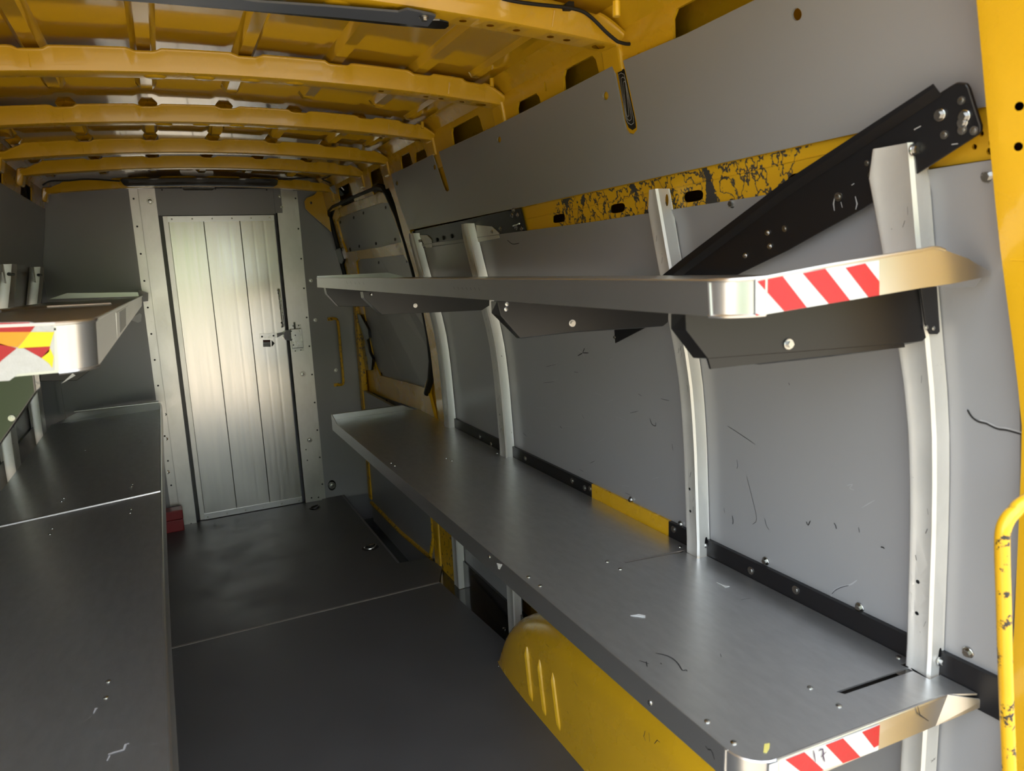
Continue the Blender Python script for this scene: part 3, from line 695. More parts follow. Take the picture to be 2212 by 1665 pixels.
plate('black_plate', [PW(*q, -.008) for q in [(1012,474),(1123,449),(1135,500),(1080,511),(1020,521)]], (.006,0,0), M_black, rpl)
plate('black_plate', [PW(*q, -.0075) for q in [(889,500),(1012,474),(1020,521),(925,535),(896,538)]], (.006,0,0), M_black, rpl)
for q in ((1107,465),(1119,464),(1116,492),(1128,494),(1064,500),(1082,494),(1110,454)): fix(ME_bolt, PW(*q,-.0085), NW, rpl, 'bolt', .75)
for q in ((944,518),(958,514),(976,510),(1000,508),(894,503)): fix(ME_screw, PW(*q,-.0085), NW, rpl, 'bolt', 2.0)
tube('stub_pin', [PW(1108,488,-.010), PW(1122,483,-.03)], .0025, M_steel, rpl, 6)

# ================================================================== right shelves
ZD = .763
def rivets(lst, f, parent, sc=1.0):
    for q in lst: fix(ME_rivet, f(*q), (0,0,1), parent, 'rivet', sc)
def tapeband(parent, TL, TR, BR, BL, reds, n=Vector((0,-1,0)), white=M_white):
    TL, TR, BR, BL = map(Vector, (TL, TR, BR, BL))
    def uv(u, v): return (TL.lerp(TR, u)).lerp(BL.lerp(BR, u), v)
    t = plate('reflective_tape', [uv(0,0),uv(1,0),uv(1,1),uv(0,1)], -n*.0008, white, parent)
    t['label'] = 'red and white striped reflective tape'
    for poly in reds: plate('red_stripe', [uv(u, v)+n*.0007 for u, v in poly], -n*.0005, M_red, t)
    return t, uv
# ---- lower
sh = thing('shelf', (.9, 2.0, ZD), 'long lower aluminium shelf along the right wall above the yellow wheel arch', 'shelf', 'aluminium shelves')
F0 = P(1586,1629,z=ZD); F1 = P(719,906,z=ZD+.012)
xF = .667; yFar = 3.45
dk = lambda px, py: P(px, py, z=ZD)
nb = dk(2039,1499); tip = P(2140,1508,z=ZD-.012); nc = dk(1650,1640)
R = .045
cornerpts = [(xF+R*(1-math.cos(a)), .672+R*(1-math.sin(a)), ZD) for a in [math.pi/2*k/6 for k in range(7)]]
nsx = lambda x: .672+( .648-.672)*(x-xF)/(1.06-xF)     # near edge runs slightly askew
deck_o = [(1.104, yFar-.01, ZD)] + [(x_, y_, ZD) for (a_, b__) in reversed(YP) for (x_, y_) in ((1.104, b__+.004), (1.076, b__+.004), (1.076, a_-.004), (1.104, a_-.004))] + [(1.104, .625, ZD), (1.06, .648, ZD), (.90, nsx(.90), ZD)] + [(x, nsx(x)+(y-.672), ZD) for x, y, _ in reversed(cornerpts)] + [(xF, 2.0, ZD), (xF, yFar, ZD)]
slots = [[dk(*q) for q in [(1806,1494),(1825,1499),(1972,1449),(1966,1440)]], [dk(*q) for q in [(1345,1213),(1351,1216),(1481,1191),(1481,1187)]]]
plate('deck', deck_o, (0,0,-.003), M_deck, sh, slots)
for (a_, b__) in YP: box('support_channel', (.76, a_-.008, ZD-.06), (1.074, b__+.02, ZD-.02), M_black, sh)
# bright cut edges of the slots beyond the camera's reach of the hole
for a, b in (((985,991),(1080,981)),): ribbon('slot_edge', [dk(*a)+Vector((0,0,.0004)), dk(*b)+Vector((0,0,.0004))], .003, (0,0,1), M_alu, sh)
ribbon('slot_edge', [dk(1346,1212), dk(1480,1187)], .0016, (0,0,1), M_alu, sh)
# folded front lip, rounded corner, near end lip
box('front_lip', (xF-.003, .716, ZD-.050), (xF, yFar, ZD+.001), M_alu, sh, .0008)
cp = cornerpts
rows = [[(x, nsx(x)+(y-.672), z) for x, y, _ in cp] for z in (ZD+.001, ZD-.001, ZD-.05)]
rows = [[Vector((p[0]-(.003 if k else .001)*math.cos(math.pi/2*i/6), p[1]-(.003 if k else .001)*math.sin(math.pi/2*i/6), p[2])) for i, p in enumerate(r)] for k, r in enumerate(rows)]
grid('corner_piece', rows, M_alu, sh)
tube('weld_seam', [(xF-.003, .72, ZD), (xF-.0035, .721, ZD-.03), (xF-.003, .72, ZD-.05)], .0022, M_alu, sh, 6)
c2 = Vector((xF+R, nsx(xF+R)-.003, ZD)); tube('weld_seam', [c2, c2+Vector((.001,-.001,-.025)), c2+Vector((0,0,-.05))], .0022, M_alu, sh, 6)
el = [Vector((xF+R-.002, nsx(xF+R)-.004, ZD+.001)), Vector((1.06, .645, ZD+.001)), Vector((1.113, .618, ZD-.010)), Vector((1.113, .618, ZD-.022)), Vector((1.04, .648, ZD-.05)), Vector((xF+R-.002, nsx(xF+R)-.004, ZD-.05))]
plate('end_lip', el, (0,.003,0), M_alu, sh, bevel=.001)
tube('rolled_edge', [Vector((xF+R, nsx(xF+R)-.0015, ZD-.001)), Vector((1.055, .6475, ZD-.001))], .0028, M_alu, sh, 8)
# far end: upturned flange with a sloping end
fe = [(xF, yFar, ZD-.003), (xF, yFar, ZD+.030), (1.02, yFar, ZD+.030), (1.085, yFar, ZD), (1.085, yFar, ZD-.003)]
plate('far_flange', fe, (0,.003,0), M_alu, sh); box('far_flange_fold', (xF, yFar-.02, ZD+.028), (1.02, yFar, ZD+.031), M_alu, sh)
plate('far_lip_corner', [(xF-.003, yFar-.12, ZD), (xF-.003, yFar+.003, ZD), (xF-.003, yFar+.003, ZD+.031), (xF-.003, yFar-.03, ZD+.028)], (.003,0,0), M_alu, sh)
ribbon('deck_joint', [dk(738,919)+Vector((0,0,.001)), dk(960,912)+Vector((0,0,.001))], .004, (0,0,1), M_alu, sh)
rivets([(1750,1485),(1812,1524),(1528,1558),(1585,1604),(1312,1213),(1340,1229),(1142,1246),(1167,1265),(1941,1420),(2008,1454),(845,1000),(853,1006),(1469,1181),(964,990),(976,995),(1074,979),(1500,1195)], dk, sh)
for q in ((1404,1518),(1057,1203)): fix(ME_rivet, P(*q, x=xF-.003), (-1,0,0), sh, 'rivet', 1.0)
tp = lambda px, py: PP(px, py, (xF+R, nsx(xF+R)-.0048, ZD), (-.024, -.393, 0))
t, uv = tapeband(sh, tp(1662,1652), tp(1900,1564), tp(1897,1620), tp(1660,1706),
    [[(.135,.02),(.30,.0),(.483,1),(.33,1)], [(.49,.03),(.65,.02),(.824,1),(.66,1)], [(.83,.05),(1,.02),(1,.80),(.955,.83)]])
cx = lambda x, y: tp(1560+x*.1808, 1480+y*.1808)+Vector((0,-.0012,0))
ribbon('handwritten_digit', [cx(1080,768), cx(1090,820), cx(1105,905)], .0011, (0,-1,0), M_ink, t)
ribbon('handwritten_digit', [cx(1140,778), cx(1162,760), cx(1190,752), cx(1196,790), cx(1196,840), cx(1206,875), cx(1215,908)], .0012, (0,-1,0), M_ink, t)
ribbon('handwritten_stroke', [cx(1168,850), cx(1200,818), cx(1235,783)], .0011, (0,-1,0), M_ink, t)
# scraps and pen marks on the deck
plate('paper_scrap', [dk(*q)+Vector((0,0,.0012)) for q in [(1362,1330),(1381,1327),(1394,1330),(1394,1334),(1378,1332)]], (0,0,-.0008), M_paper, sh)
plate('paper_scrap', [dk(*q)+Vector((0,0,.0012)) for q in [(1548,1258),(1563,1264),(1576,1267),(1566,1269),(1557,1263)]], (0,0,-.0008), M_paper, sh)
plate('yellow_scrap', [dk(*q)+Vector((0,0,.0012)) for q in [(1651,1608),(1663,1606),(1662,1616),(1656,1626),(1649,1625)]], (0,0,-.0008), M_yscrap, sh)
for pts, w in (([(1416,1411),(1440,1416),(1455,1424),(1466,1435),(1474,1448),(1482,1447),(1484,1450)],.0009),([(1380,1427),(1402,1434)],.0009),([(1396,1429),(1398,1441)],.0009),([(1427,1432),(1429,1435)],.0008),([(1556,1412),(1558,1420)],.0005),([(1600,1296),(1622,1292)],.0004)):
    ribbon('pen_stroke', [dk(*q) for q in smoothpath([(x,y,0) for x,y in pts],3) for q in [(q[0],q[1])]], w, (0,0,1), M_mark, sh)
fx = lambda px, py: P(px, py, x=xF-.0034)
ribbon('pen_stroke', [fx(*q) for q in [(1524,1610),(1530,1618),(1536,1619),(1540,1626),(1544,1640)]], .0010, (-1,0,0), M_mark, sh)
plate('torn_label', [fx(*q) for q in [(1073,1216),(1085,1219),(1079,1230),(1076,1228)]], (.0006,0,0), M_paper, sh)
ribbon('pen_stroke', [tp(1980,1524)+Vector((0,-.001,0)), tp(1985,1543)+Vector((0,-.001,0)), tp(2004,1556)+Vector((0,-.001,0))], .0012, (0,-1,0), M_mark, sh)

# ---- upper
ZU = 1.438
su = thing('shelf', (.85, 2.0, ZU), 'long upper aluminium shelf on black brackets with red and white tape on its end', 'shelf', 'aluminium shelves')
xU = .592; yUf = 3.11
YN = .627
deck_o = [(.992, yUf, ZU), (.992, .615, ZU), (.9, YN-.008, ZU)] + [(xU+R*(1-math.cos(a)), YN+R*(1-math.sin(a)), ZU) for a in [math.pi/2*k/6 for k in range(6,-1,-1)]] + [(xU, yUf, ZU)]
plate('deck', deck_o, (0,0,-.003), M_deck, su)
# front lip: from its traced top and bottom edges
ft0, ft1 = P(1532,607,x=xU-.003), P(684.3,600.5,x=xU-.003); fb0, fb1 = P(1536,683.5,x=xU-.003), P(685.3,620.5,x=xU-.003)
plate('front_lip', [ft0, ft1, fb1, fb0], (.003,0,0), M_alu, su)
tube('rolled_edge', [ft0, ft1], .0018, M_alu, su, 6)
cpt = [(xU-.003+R*(1-math.cos(a)), ft0.y-R+R*(1-math.sin(a))-0.0, a) for a in [math.pi/2*k/8 for k in range(9)]]
yN = ft0.y-R; zE0 = P(1627,601,y=yN).z
rows = [[Vector((x, y, ft0.z+(zE0-ft0.z)*(a/1.57))) for x, y, a in cpt], [Vector((x, y, fb0.z+(.001)*(a/1.57))) for x, y, a in cpt]]
grid('corner_piece', rows, M_alu, su)
tube('rolled_edge', rows[0], .0026, M_alu, su, 8); tube('weld_seam', rows[1], .0025, M_alu, su, 6)
tube('weld_seam', [ft0, fb0], .0024, M_alu, su, 6); tube('weld_seam', [rows[0][-1], rows[1][-1]], .0026, M_alu, su, 6)
e0, e1 = rows[0][-1], rows[1][-1]
EQ = lambda px, py: PP(px, py, e0, (.018, .40, 0))     # plane of the near end lip
elip = [e0, EQ(1800,571), EQ(1990,540), EQ(2012,535), EQ(2026,535), EQ(2036,538), EQ(2090,558), EQ(2136,584), EQ(2138,596), EQ(2060,612), EQ(1990,622), EQ(1897,638), e1]
plate('end_lip', elip, (0,.003,0), M_alu, su)
tube('rolled_edge', [e0, EQ(1800,571), EQ(1990,540), EQ(2012,535), EQ(2026,535), EQ(2040,540)], .0026, M_alu, su, 8)
plate('end_tip', [EQ(2050,605)+Vector((0,.004,0)), EQ(2138,585)+Vector((0,.004,0)), EQ(2138,622)+Vector((0,.02,0)), EQ(2035,618)+Vector((0,.02,0))], (0,.003,0), M_alu, su)
T = lambda px, py: EQ(px, py)+Vector((0,-.0012,0))
tapeband(su, T(1631,603), T(1897,562.5), T(1897,637.5), T(1631,682), [[(.01,.06),(.20,.02),(.39,1),(.215,1)], [(.36,.03),(.54,0),(.745,1),(.57,1)], [(.71,.06),(.876,.02),(1,.60),(1,1),(.905,1)], [(0,.93),(.03,1),(0,1)]])
fe = [(xU, yUf, ZU-.003), (xU, yUf, ZU+.024), (.90, yUf, ZU+.024), (.985, yUf, ZU)]
plate('far_flange', fe, (0,.003,0), M_alu, su)
ribbon('slot_edge', [P(1296,607,z=ZU+.001), P(1400,597,z=ZU+.001)], .0012, (0,0,1), M_alu, su)
for (a, n) in (((980,622),7),((748,610),5)):
    for k in range(n):
        px = a[0]+k*9; ribbon('stamp_mark', [P(px, a[1]+.4*k-3, x=xU-.0034), P(px+3, a[1]+.4*k+3, x=xU-.0034)], .0008, (-1,0,0), M_mark, su)
# black folding brackets
def bracket(near, farp, A, Bp, dy, bolts, parent, m=M_black, name='bracket'):
    """black folded bracket lofted from its near outline to its far outline (same number of points); its plane runs from A (aisle) to Bp (wall)"""
    n = Vector((A[1]-Bp[1], Bp[0]-A[0], 0)); p0 = Vector((A[0], A[1], 1.4))
    a_ = [PP(*q, p0, n) for q in near]; f_ = [PP(*q, p0+Vector((0,dy,0)), n) for q in farp]; k = len(a_)
    u2 = [Vector((p.x, p.z, 0)) for p in a_]; tr_ = tessellate_polygon([u2])
    vs = a_+f_; fs = [tuple(t_) for t_ in tr_]+[tuple(i+k for i in t_) for t_ in tr_]+[(i, (i+1) % k, (i+1) % k+k, i+k) for i in range(k)]
    o = obj(name, vs, fs, m, parent, bevel=.0018)
    for q in bolts: fix(ME_bolt, PP(*q, p0-Vector((0,.0005,0)), n), (-n.x,-n.y,0), o, 'bolt', .85)
    return o
b1 = bracket([(1480,678),(1482,713),(1529,774),(1750,757),(1953,741),(1994,736),(2001,729),(1994,700),(1984,612)], [(1449,678),(1449,710),(1497,773),(1640,788),(1800,770),(1900,757),(1925,745),(1925,700),(1925,620)], (.600,.752), (1.02,.684), .040, [(1703,743)], su)
plate('bracket_fold', [PP(*q, Vector((.600,.754,1.4)), Vector((.068,.42,0))) for q in [(1529,772),(1750,756),(1953,740),(1955,750),(1750,772),(1536,797)]], (0,.004,0), M_black, b1)
plate('bracket_flange', [P(*q, y=.682) for q in [(1988,612),(2024,612),(2031,716),(2026,722),(2010,722),(2000,700)]], (0,.003,0), M_black, b1, bevel=.001)
for q in ((2016,709),(2001,707)): fix(ME_rivet, P(*q, y=.6815), (0,-1,0), b1, 'rivet', .7)
for q in ((1982,617),): fix(ME_bolt, P(*q, y=.70), (0,0,-1), b1, 'bolt', .9)
bracket([(1073,650),(1081.5,682),(1124,731),(1246,717),(1433,704.5),(1443.6,696),(1446,650)], [(1060,650),(1061,676),(1117,731),(1230,719),(1390,708),(1400,700),(1400,650)], (.602,1.306), (1.0,1.262), .045, [(1236,698)], su)
bracket([(784,630),(786.5,643),(815,670),(825,679),(930,675),(1041,670),(1057,660),(1058,630)], [(778,630),(780,643),(808,670),(820,678),(920,675),(1010,670),(1026,660),(1026,630)], (.62,2.37), (1.0,2.333), .05, [(897,660)], su)
bracket([(703,620),(707,635),(731.6,662),(800,662),(915,660),(926,650),(926,620)], [(699,620),(702,635),(727,661),(795,661),(890,659),(905,650),(905,620)], (.61,2.97), (1.0,2.93), .05, [], su)
for q in ((1095,657),(1093,668),(803,636)): fix(ME_rivet, P(*q, y=1.274 if q[0] > 1000 else 2.359), (0,-1,0), su, 'rivet', .9)

# ================================================================== left shelves
LP0 = Vector((-.085, 0, .763)); LN = Vector((.763-.735, 0, -(-.085+.62))).normalized()
DL = lambda px, py: PP(px, py, LP0, LN)
def zL(x): return .763+(x+.085)*(.763-.735)/(-.085+.62)
sl = thing('shelf', (-.35, 2.5, .75), 'lower left aluminium shelf with dark sheen, crossed by a raised joint', 'shelf', 'aluminium shelves')
seamR = DL(347,1064); seamL = DL(0,1141)
eF = [DL(345,880), DL(346,1064), DL(348,1200), DL(351,1345), DL(357,1500), DL(362,1640), DL(364,1700)]
yfar = DL(345,885).y
xb = -.624
ySl = seamL.y+(seamR.y-seamL.y)*(xb-seamL.x)/(seamR.x-seamL.x)
farD = [eF[0], seamR, Vector((xb, ySl, zL(xb))), Vector((xb, 4.45, zL(xb)))]
def slot_l(a, b, w=.004):
    A, Bq = DL(*a), DL(*b); return [A+Vector((0,w,0)), Bq+Vector((0,w,0)), Bq-Vector((0,w,0)), A-Vector((0,w,0))]
plate('deck', farD, (0,0,-.003), M_deck, sl)
nearD = [seamR+Vector((0,.01,.003))] + [p+Vector((0,0,.003)) for p in eF[2:]] + [Vector((eF[-1].x, .70, zL(eF[-1].x)+.003)), Vector((xb, .70, zL(xb)+.003)), Vector((xb, ySl+.01, zL(xb)+.003))]
plate('deck', nearD, (0,0,-.003), M_deck, sl)
tube('deck_joint', [seamR+Vector((0,.004,.003)), seamL+Vector((0,.004,.003)), Vector((xb, ySl+.004, zL(xb)+.003))], .006, M_alu, sl, 8)
for a, b in (((113,931),(190,919)),((61,1000),(154,984)),((0,1110),(101,1089)),((0,1170),(69,1158))):
    ribbon('slot_edge', [DL(*a)+Vector((0,0,.0032)), DL(*b)+Vector((0,0,.0032))], .003 if a[1] < 1100 else .0022, (0,0,1), M_alu, sl)
lipT = [DL(345,872)+Vector((.0,0,.004))] + [p+Vector((.001,0,.004)) for p in eF[1:]]
lv = []; lf = []
for p in lipT: lv += [p, p+Vector((.006,0,-.002)), p+Vector((.010,0,-.012)), p+Vector((.010,0,-.058)), p+Vector((.007,0,-.058))]
for i in range(len(lipT)-1):
    for k in range(4): lf.append((i*5+k, i*5+k+1, i*5+k+6, i*5+k+5))
obj('front_lip', lv, lf, M_alu, sl, smooth=True)
tube('rolled_edge', [p+Vector((.003,0,-.001)) for p in lipT], .004, M_alu, sl, 8)
fA, fB, fCut = DL(120,915), DL(345,884), DL(168,908)
plate('far_flange', [fA, fCut+Vector((0,0,.042)), fB+Vector((0,0,.052)), fB, ], (0,.003,0), M_alu, sl)
box('far_flange_fold', (fCut.x, fB.y-.03, fB.z+.044), (fB.x, fB.y, fB.z+.047), M_alu, sl)
for (px,py) in ((350,888),(351,940),(352,1010)): fix(ME_bolt, DL(px,py)+Vector((.014,0,-.02)), (1,0,0), sl, 'bolt', .9)
for q in ((234,1475),(229,1510),(283,1102),(281,1110),(113,1144),(108,1156),(301,955),(184,974),(286,1048),(284,1053),(138,1078),(133,1085)): fix(ME_rivet, DL(*q)+Vector((0,0,.003)), (0,0,1), sl, 'rivet', .95)
for k in range(60):
    q = DL(random.uniform(20,330), random.uniform(1180,1640)); a = random.uniform(-.4,.9); ln = random.uniform(.01,.05)
    ribbon('scratch', [q+Vector((0,0,.0032)), q+Vector((ln*math.cos(a), ln*math.sin(a), .0032))], .0004, (0,0,1), M_scratch, sl)
for pts in ([(203,1545),(208,1533),(212,1534)],[(234,1634),(246,1630),(268,1624),(272,1612),(280,1610)],[(232,1648),(238,1636)]):
    ribbon('scuff', [DL(*q)+Vector((0,0,.0033)) for q in pts], .0022, (0,0,1), M_scratch, sl)

# upper left
suL = thing('shelf', (-.35, 2.5, 1.40), 'upper left aluminium shelf whose taped end comes closest to the viewer', 'shelf', 'aluminium shelves')
n0t, n0b = P(207,690,y=1.20), P(213,790,y=1.20); f0t, f0b = P(308,639,y=4.50), P(306,661,y=4.50)
xn, zn = n0t.x, n0t.z
RL = .045
plate('front_lip', [n0t+Vector((0,.0,0)), f0t, f0b, n0b], (-.003,0,0), M_alu, suL)
tube('rolled_edge', [n0t+Vector((-.001,0,0)), f0t+Vector((-.001,0,0))], .003, M_alu, suL, 8)
yE = 1.20-RL
cl = [math.pi/2*k/8 for k in range(9)]
rT = [Vector((xn-RL*(1-math.cos(a)), 1.20-RL*math.sin(a), zn)) for a in cl]; rB = [Vector((n0b.x-RL*(1-math.cos(a)), 1.20-RL*math.sin(a), n0b.z)) for a in cl]
grid('corner_piece', [rT, [a.lerp(b,.5)+Vector((0,0,0)) for a, b in zip(rT, rB)], rB], M_alu, suL)
tube('rolled_edge', rT, .003, M_alu, suL, 8); tube('weld_seam', rB, .003, M_alu, suL, 6)
eT0, eB0 = rT[-1], rB[-1]
EL = lambda px, py, o=0: P(px, py, y=yE-o)
eT1 = eT0+Vector((-.42,0,.012)); eB1 = eB0+Vector((-.42,0,.0))
plate('end_lip', [eT0, eT1, eB1, eB0], (0,.003,0), M_alu, suL); tube('rolled_edge', [eT0, eT1], .003, M_alu, suL, 8)
dz = -.006
plate('deck', [(xn-.002, 1.2, zn+dz), (xn-RL, yE, zn+dz), (-.52, yE, zn+dz), (-.552, 4.5, f0t.z+dz), (f0t.x-.002, 4.5, f0t.z+dz)], (0,0,-.003), M_deck, suL)
tube('deck_joint', [P(0,672,z=zn-.003), P(100,663,z=zn-.004), P(240,656,z=zn-.006)], .004, M_alu, suL, 6)
tw = plate('reflective_tape', [EL(-140,700,.001), EL(60,695,.001), EL(116,702,.001), EL(118,800,.001), EL(40,808,.001), EL(20,822,.001), EL(-140,832,.001)], (0,.0008,0), M_white, suL)
tw['label'] = 'crumpled red, white, orange and yellow reflective tape'
for name, m, pts in (('red_stripe', M_red, [(-140,700),(62,696),(76,704),(66,717),(-140,718)]), ('orange_stripe', M_ot, [(-140,717),(66,717),(38,750),(-20,742),(-140,735)]), ('yellow_stripe', M_yt, [(66,717),(117,717),(110,740),(108,748),(50,752),(38,752)]), ('red_stripe', M_red, [(50,751),(108,748),(106,760),(90,773)]), ('yellow_stripe', M_yt, [(90,773),(108,752),(116,770),(113,795),(106,785)]), ('red_stripe', M_red, [(-140,740),(0,742),(36,752),(4,778),(-30,815),(-140,825)])):
    plate(name, [EL(*q, .002) for q in pts], (0,.0006,0), m, tw)
cutw = [EL(*q,.0022) for q in [(84,703),(108,700),(112,708),(104,716)]]; plate('white_patch', cutw, (0,.0004,0), M_white, tw)
# far end flange with its small label, window in the lip
ff = [P(*q, y=4.50) for q in [(106,646),(145,633),(298,631),(300,640)]]
plate('far_flange', ff, (0,.003,0), M_alu, suL)
plate('label_card', [P(*q, y=4.49) for q in [(299,626),(320,632),(320,650),(306,652),(300,640)]], (0,.002,0), M_paper, suL)
lx = lambda px, py: P(px, py, x=-.0985)
def lipat(u, v):
    return n0t.lerp(f0t, u).lerp(n0b.lerp(f0b, u), v)+Vector((.0012,0,0))
plate('label_holder', [lipat(.16,.10), lipat(.36,.10), lipat(.36,.9), lipat(.16,.9)], (-.001,0,0), M_alu, suL)
plate('label_window', [lipat(.20,.14)+Vector((.001,0,0)), lipat(.30,.14)+Vector((.001,0,0)), lipat(.30,.86)+Vector((.001,0,0)), lipat(.20,.86)+Vector((.001,0,0))], (-.001,0,0), M_greyd, suL)
plate('hanging_tag', [P(*q, y=3.6) for q in [(280,690),(302,676),(306,680),(305,694),(298,697)]], (0,.002,0), M_paper, suL)
plate('white_triangle', [P(*q, y=1.6) for q in [(157,806),(163,811),(132,829)]], (0,.002,0), M_paper, suL)
# brackets under it: glossy black, mirroring the trees outside
BL = lambda px, py: P(px, py, y=1.42)
bkl = plate('bracket', [BL(*q) for q in [(70,780),(78,845),(20,930),(-30,1000),(-330,985),(-330,780)]], (0,.05,0), M_blackg, suL, bevel=.002)
fix(ME_bolt, P(25,903,y=1.419), (0,-1,0), bkl, 'bolt', .6)
plate('bracket', [P(*q, y=3.45) for q in [(190,720),(150,790),(105,800),(60,806),(60,720)]], (0,.05,0), M_black, suL, bevel=.002)
plate('bracket', [P(*q, y=2.3) for q in [(205,760),(195,800),(165,822),(85,824),(85,760)]], (0,.05,0), M_black, suL, bevel=.002)

# left uprights
def upright_left(y0, y1, label, zb=.0):
    t = thing('shelf_upright', (-.64, (y0+y1)/2, 0), label, 'upright', 'aluminium shelf uprights along the left wall')
    rows = []; d = .045
    zz = [0,.3,.6,.75,.9,1.0,1.06,1.1,1.14,1.18,1.22,1.26,1.3,1.36,1.42,1.5,1.545,1.565]
    for z in zz:
        x = xl(z)+.006; e = .02 if z > 1.56 else 0
        rows.append([(x, y1-e, z), (x+d, y1-e, z), (x+d, y0+.006, z), (x+d-.004, y0, z), (x+.010, y0, z), (x+.004, y0-.004, z), (x, y0-.03, z)])
    ch = grid('channel', rows, M_post, t)
    p = Vector((xl(1.52)+.058, y0+.012, 1.525)); plate('top_tab', [p+Vector((-.03,-.012,-.035)), p+Vector((-.03,-.05,-.03)), p+Vector((-.03,-.05,.01)), p+Vector((-.03,-.02,.04)), p+Vector((-.03,-.0,.04))], (-.004,0,0), M_post, t)
    tube('through_bolt', [p+Vector((-.01,-.06,0)), p+Vector((-.01,.03,0))], .007, M_black, t, 8)
    for z in (1.0, .90): cut(ch, (xl(z)+.051, (y0+y1)/2+.005, z), (1,0,0), .0055)
    return t
def yat(px, py): 
    p = DL(px, py); return p.y
upright_left(4.21, 4.31, 'aluminium upright on the left shelves beside the partition wall')
upright_left(3.46, 3.56, 'aluminium upright on the left shelves next to the black bracket')

# ================================================================== fittings
# grab handle at the rear right: bent yellow tube with worn paint
hp = [Vector((1.095,.50,1.185)), Vector((1.04,.50,1.165)), P(2212,1085,y=.50), P(2192,1104,y=.50), P(2176,1122,y=.50), P(2166,1150,y=.50), P(2165,1200,y=.50), P(2168,1300,y=.50), P(2172,1450,y=.50), P(2178,1600,y=.50), P(2184,1720,y=.50), P(2200,1760,y=.50), Vector((1.06,.50,.655)), Vector((1.105,.50,.64))]
gh = tube('grab_handle', smoothpath(hp, 4), .0088, M_worn, None, 14)
tag(gh, 'bright yellow bent tube handle with chipped paint at the rear opening', 'handle')
# small handle on the partition
h2 = thing('grab_handle', B(735,760), 'worn thin vertical handle on the grey partition beside the lock post', 'handle')
tube('grip', smoothpath([B(713,689,.006), B(722,688,.03), B(728,691,.042), B(731,705,.045), B(736,760,.045), B(741,815,.045), B(741,828,.04), B(736,831,.02), B(728,831,.006)], 3), .0085, M_yelold, h2, 8)
for q in ((713,689),(727,831)): box('foot', B(*q,.012)-Vector((.016,0,.011)), B(*q,.004)+Vector((.016,0,.011)), M_yelold, h2)
# red box on the floor
rb = thing('red_box', fl(372,1150), 'red plastic box on the black floor beside the door frame', 'box')
yb = 4.50; xr_ = P(397,1130,y=yb).x; zt = P(397,1100,y=yb).z
box('body', (xr_-.24, yb, 0), (xr_, yb+.09, zt*.55), M_redbox, rb, .004); box('lid', (xr_-.242, yb-.002, zt*.56), (xr_+.002, yb+.092, zt), M_redbox, rb, .006)
# light bar above the partition door
lbz = P(430,394,y=4.27)
lbar = thing('light_bar', (P(430,394,y=4.27)), 'long black lamp strip under the last roof bow above the door', 'lamp')
a, b_ = P(259,396,y=4.27), P(600,394,y=4.27)
hous = plate('housing', [P(*q, y=4.27) for q in [(258,388),(264,385),(430,383),(594,386),(601,389),(599,399),(592,403),(430,400),(276,402),(268,400)]], (0,.03,0), M_blackg, lbar, bevel=.003)
plate('lens', [P(*q, y=4.268) for q in [(276,389),(430,387),(585,390),(583,394),(430,391.5),(278,394)]], (0,.004,0), M_black, lbar)
cb = tube('cable', smoothpath([P(601,387,y=4.28), P(640,385,y=4.28), P(688,384,y=4.28), P(700,389,y=4.28), P(716,396,y=4.28)], 4), .004, M_rub, lbar, 6)
tube('cable', smoothpath([P(92,400,y=4.28), P(110,391,y=4.28), P(150,390,y=4.28), P(190,387,y=4.28), P(259,391,y=4.28)], 4), .004, M_rub, lbar, 6)
# black sensor box in the corner
sb = thing('sensor_box', P(742,405,y=4.25), 'black plastic box with clear lens in the roof corner above the sliding door', 'lamp')
plate('case', [P(*q, y=4.25) for q in [(724,392),(734,385),(748,384),(760,400),(762,410),(752,418),(742,412)]], (0,.08,0), M_blackg, sb, bevel=.006)
plate('lens', [P(*q, y=4.245) for q in [(712,404),(724,398),(738,412),(744,420),(738,424),(722,416)]], (0,.03,0), paint('smoky_lens',(.22,.23,.25),.15,.1,20), sb, bevel=.004)
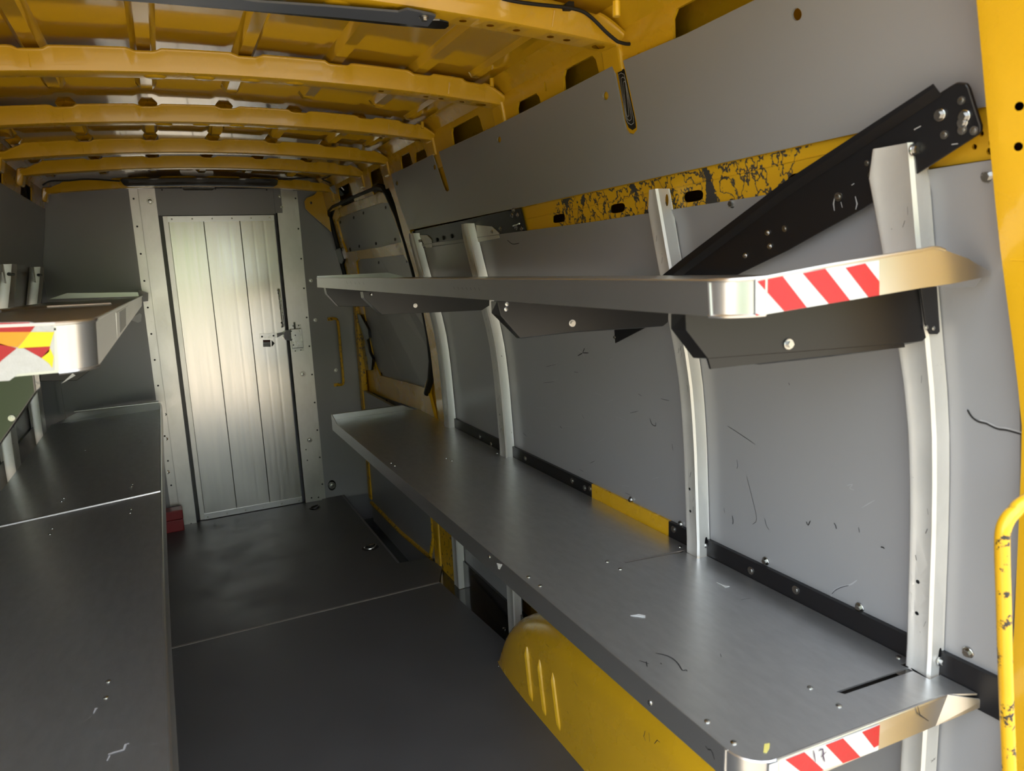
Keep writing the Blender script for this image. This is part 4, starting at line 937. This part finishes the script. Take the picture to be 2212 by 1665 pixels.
# grey bar with black lamp under the first roof bow
mb = thing('mounting_bar', P(640,20,z=1.955), 'blue grey steel bar bolted under the nearest roof bow', 'bar')
zm = 1.958
plate('bar', [P(*q, z=zm) for q in [(60,-60),(400,-22),(560,0),(700,9),(860,22),(880,16),(934,28),(941,31),(924,53),(860,46),(740,34),(520,16),(279,-3),(60,-22)]], (0,0,-.004), M_bluegrey, mb)
fix(ME_bolt, P(916,36,z=zm-.005), (0,0,-1), mb, 'bolt', 1.0)
rl = thing('roof_lamp', P(800,50,z=1.966), 'slim black lamp strip with rounded end behind the blue grey bar', 'lamp')
plate('housing', [P(*q, z=zm+.002) for q in [(60,-24),(279,-6),(520,14),(740,32),(860,44),(950,45),(970,50),(970,58),(962,64),(945,64),(860,57),(740,45),(520,24),(279,4),(60,-14)]], (0,0,.02), M_blackg, rl, bevel=.003)
# cable clipped along the nearest bow
cw = thing('cable', P(1240,40,y=BOWS[0]), 'thin black cable clipped along the nearest yellow roof bow', 'cable')
yc_ = BOWS[0]-.036
tube('wire', smoothpath([P(*q, y=yc_) for q in [(1085,-3),(1118,4),(1165,10),(1221,16),(1257,24),(1280,40),(1307,67),(1329,86),(1338,91),(1356,95),(1376,92),(1396,85)]], 4), .0038, M_rub, cw, 8)
plate('clip', [P(*q, y=yc_) for q in [(1222,8),(1229,2),(1240,3),(1241,18),(1226,17)]], (0,.02,0), M_rub, cw)
# roof-side wire studs
for (px, py, y) in ((1331,3,1.0),(1062,169,1.9),(912,263,2.5)):
    tube('stud', [P(px,py,y=y), P(px,py,y=y)-Vector((0,0,.022))], .006, M_yel, ceiling, 8)

# ================================================================== trees behind the viewer, mirrored in the door
def tree(x, y, h, r):
    t = thing('tree', (x, y, -.68), 'leafy green tree standing outside behind the van', 'tree', 'trees outside behind the van')
    tube('trunk', [(x,y,-.7),(x+.1,y,h*.3),(x,y,h*.6)], .22, M_bark, t, 8)
    bm = bmesh.new(); bmesh.ops.create_icosphere(bm, subdivisions=4, radius=1)
    rnd = random.Random(int(x*10)); ph = [rnd.uniform(0, 6) for _ in range(6)]
    for v in bm.verts:
        c = v.co; k = 1+.13*math.sin(5*c.x+ph[0])*math.sin(4*c.z+ph[1])+.1*math.sin(9*c.y+ph[2]+3*c.z)+.06*math.sin(17*c.x+ph[3])*math.sin(15*c.z+ph[4])+rnd.uniform(-.05,.05)
        v.co = Vector((c.x*r*k, c.y*r*k, c.z*h*.5*k))
    me = bpy.data.meshes.new('crown'); bm.to_mesh(me); bm.free(); me.materials.append(M_leaf)
    o = bpy.data.objects.new('crown', me); o.matrix_basis = Matrix.Translation((x, y, h*.50)); link(o, t)
for i in range(9): tree(-38+9.6*i+random.uniform(-.3,.3), -36+random.uniform(-2,2), random.uniform(9,12), random.uniform(3.5,3.9))
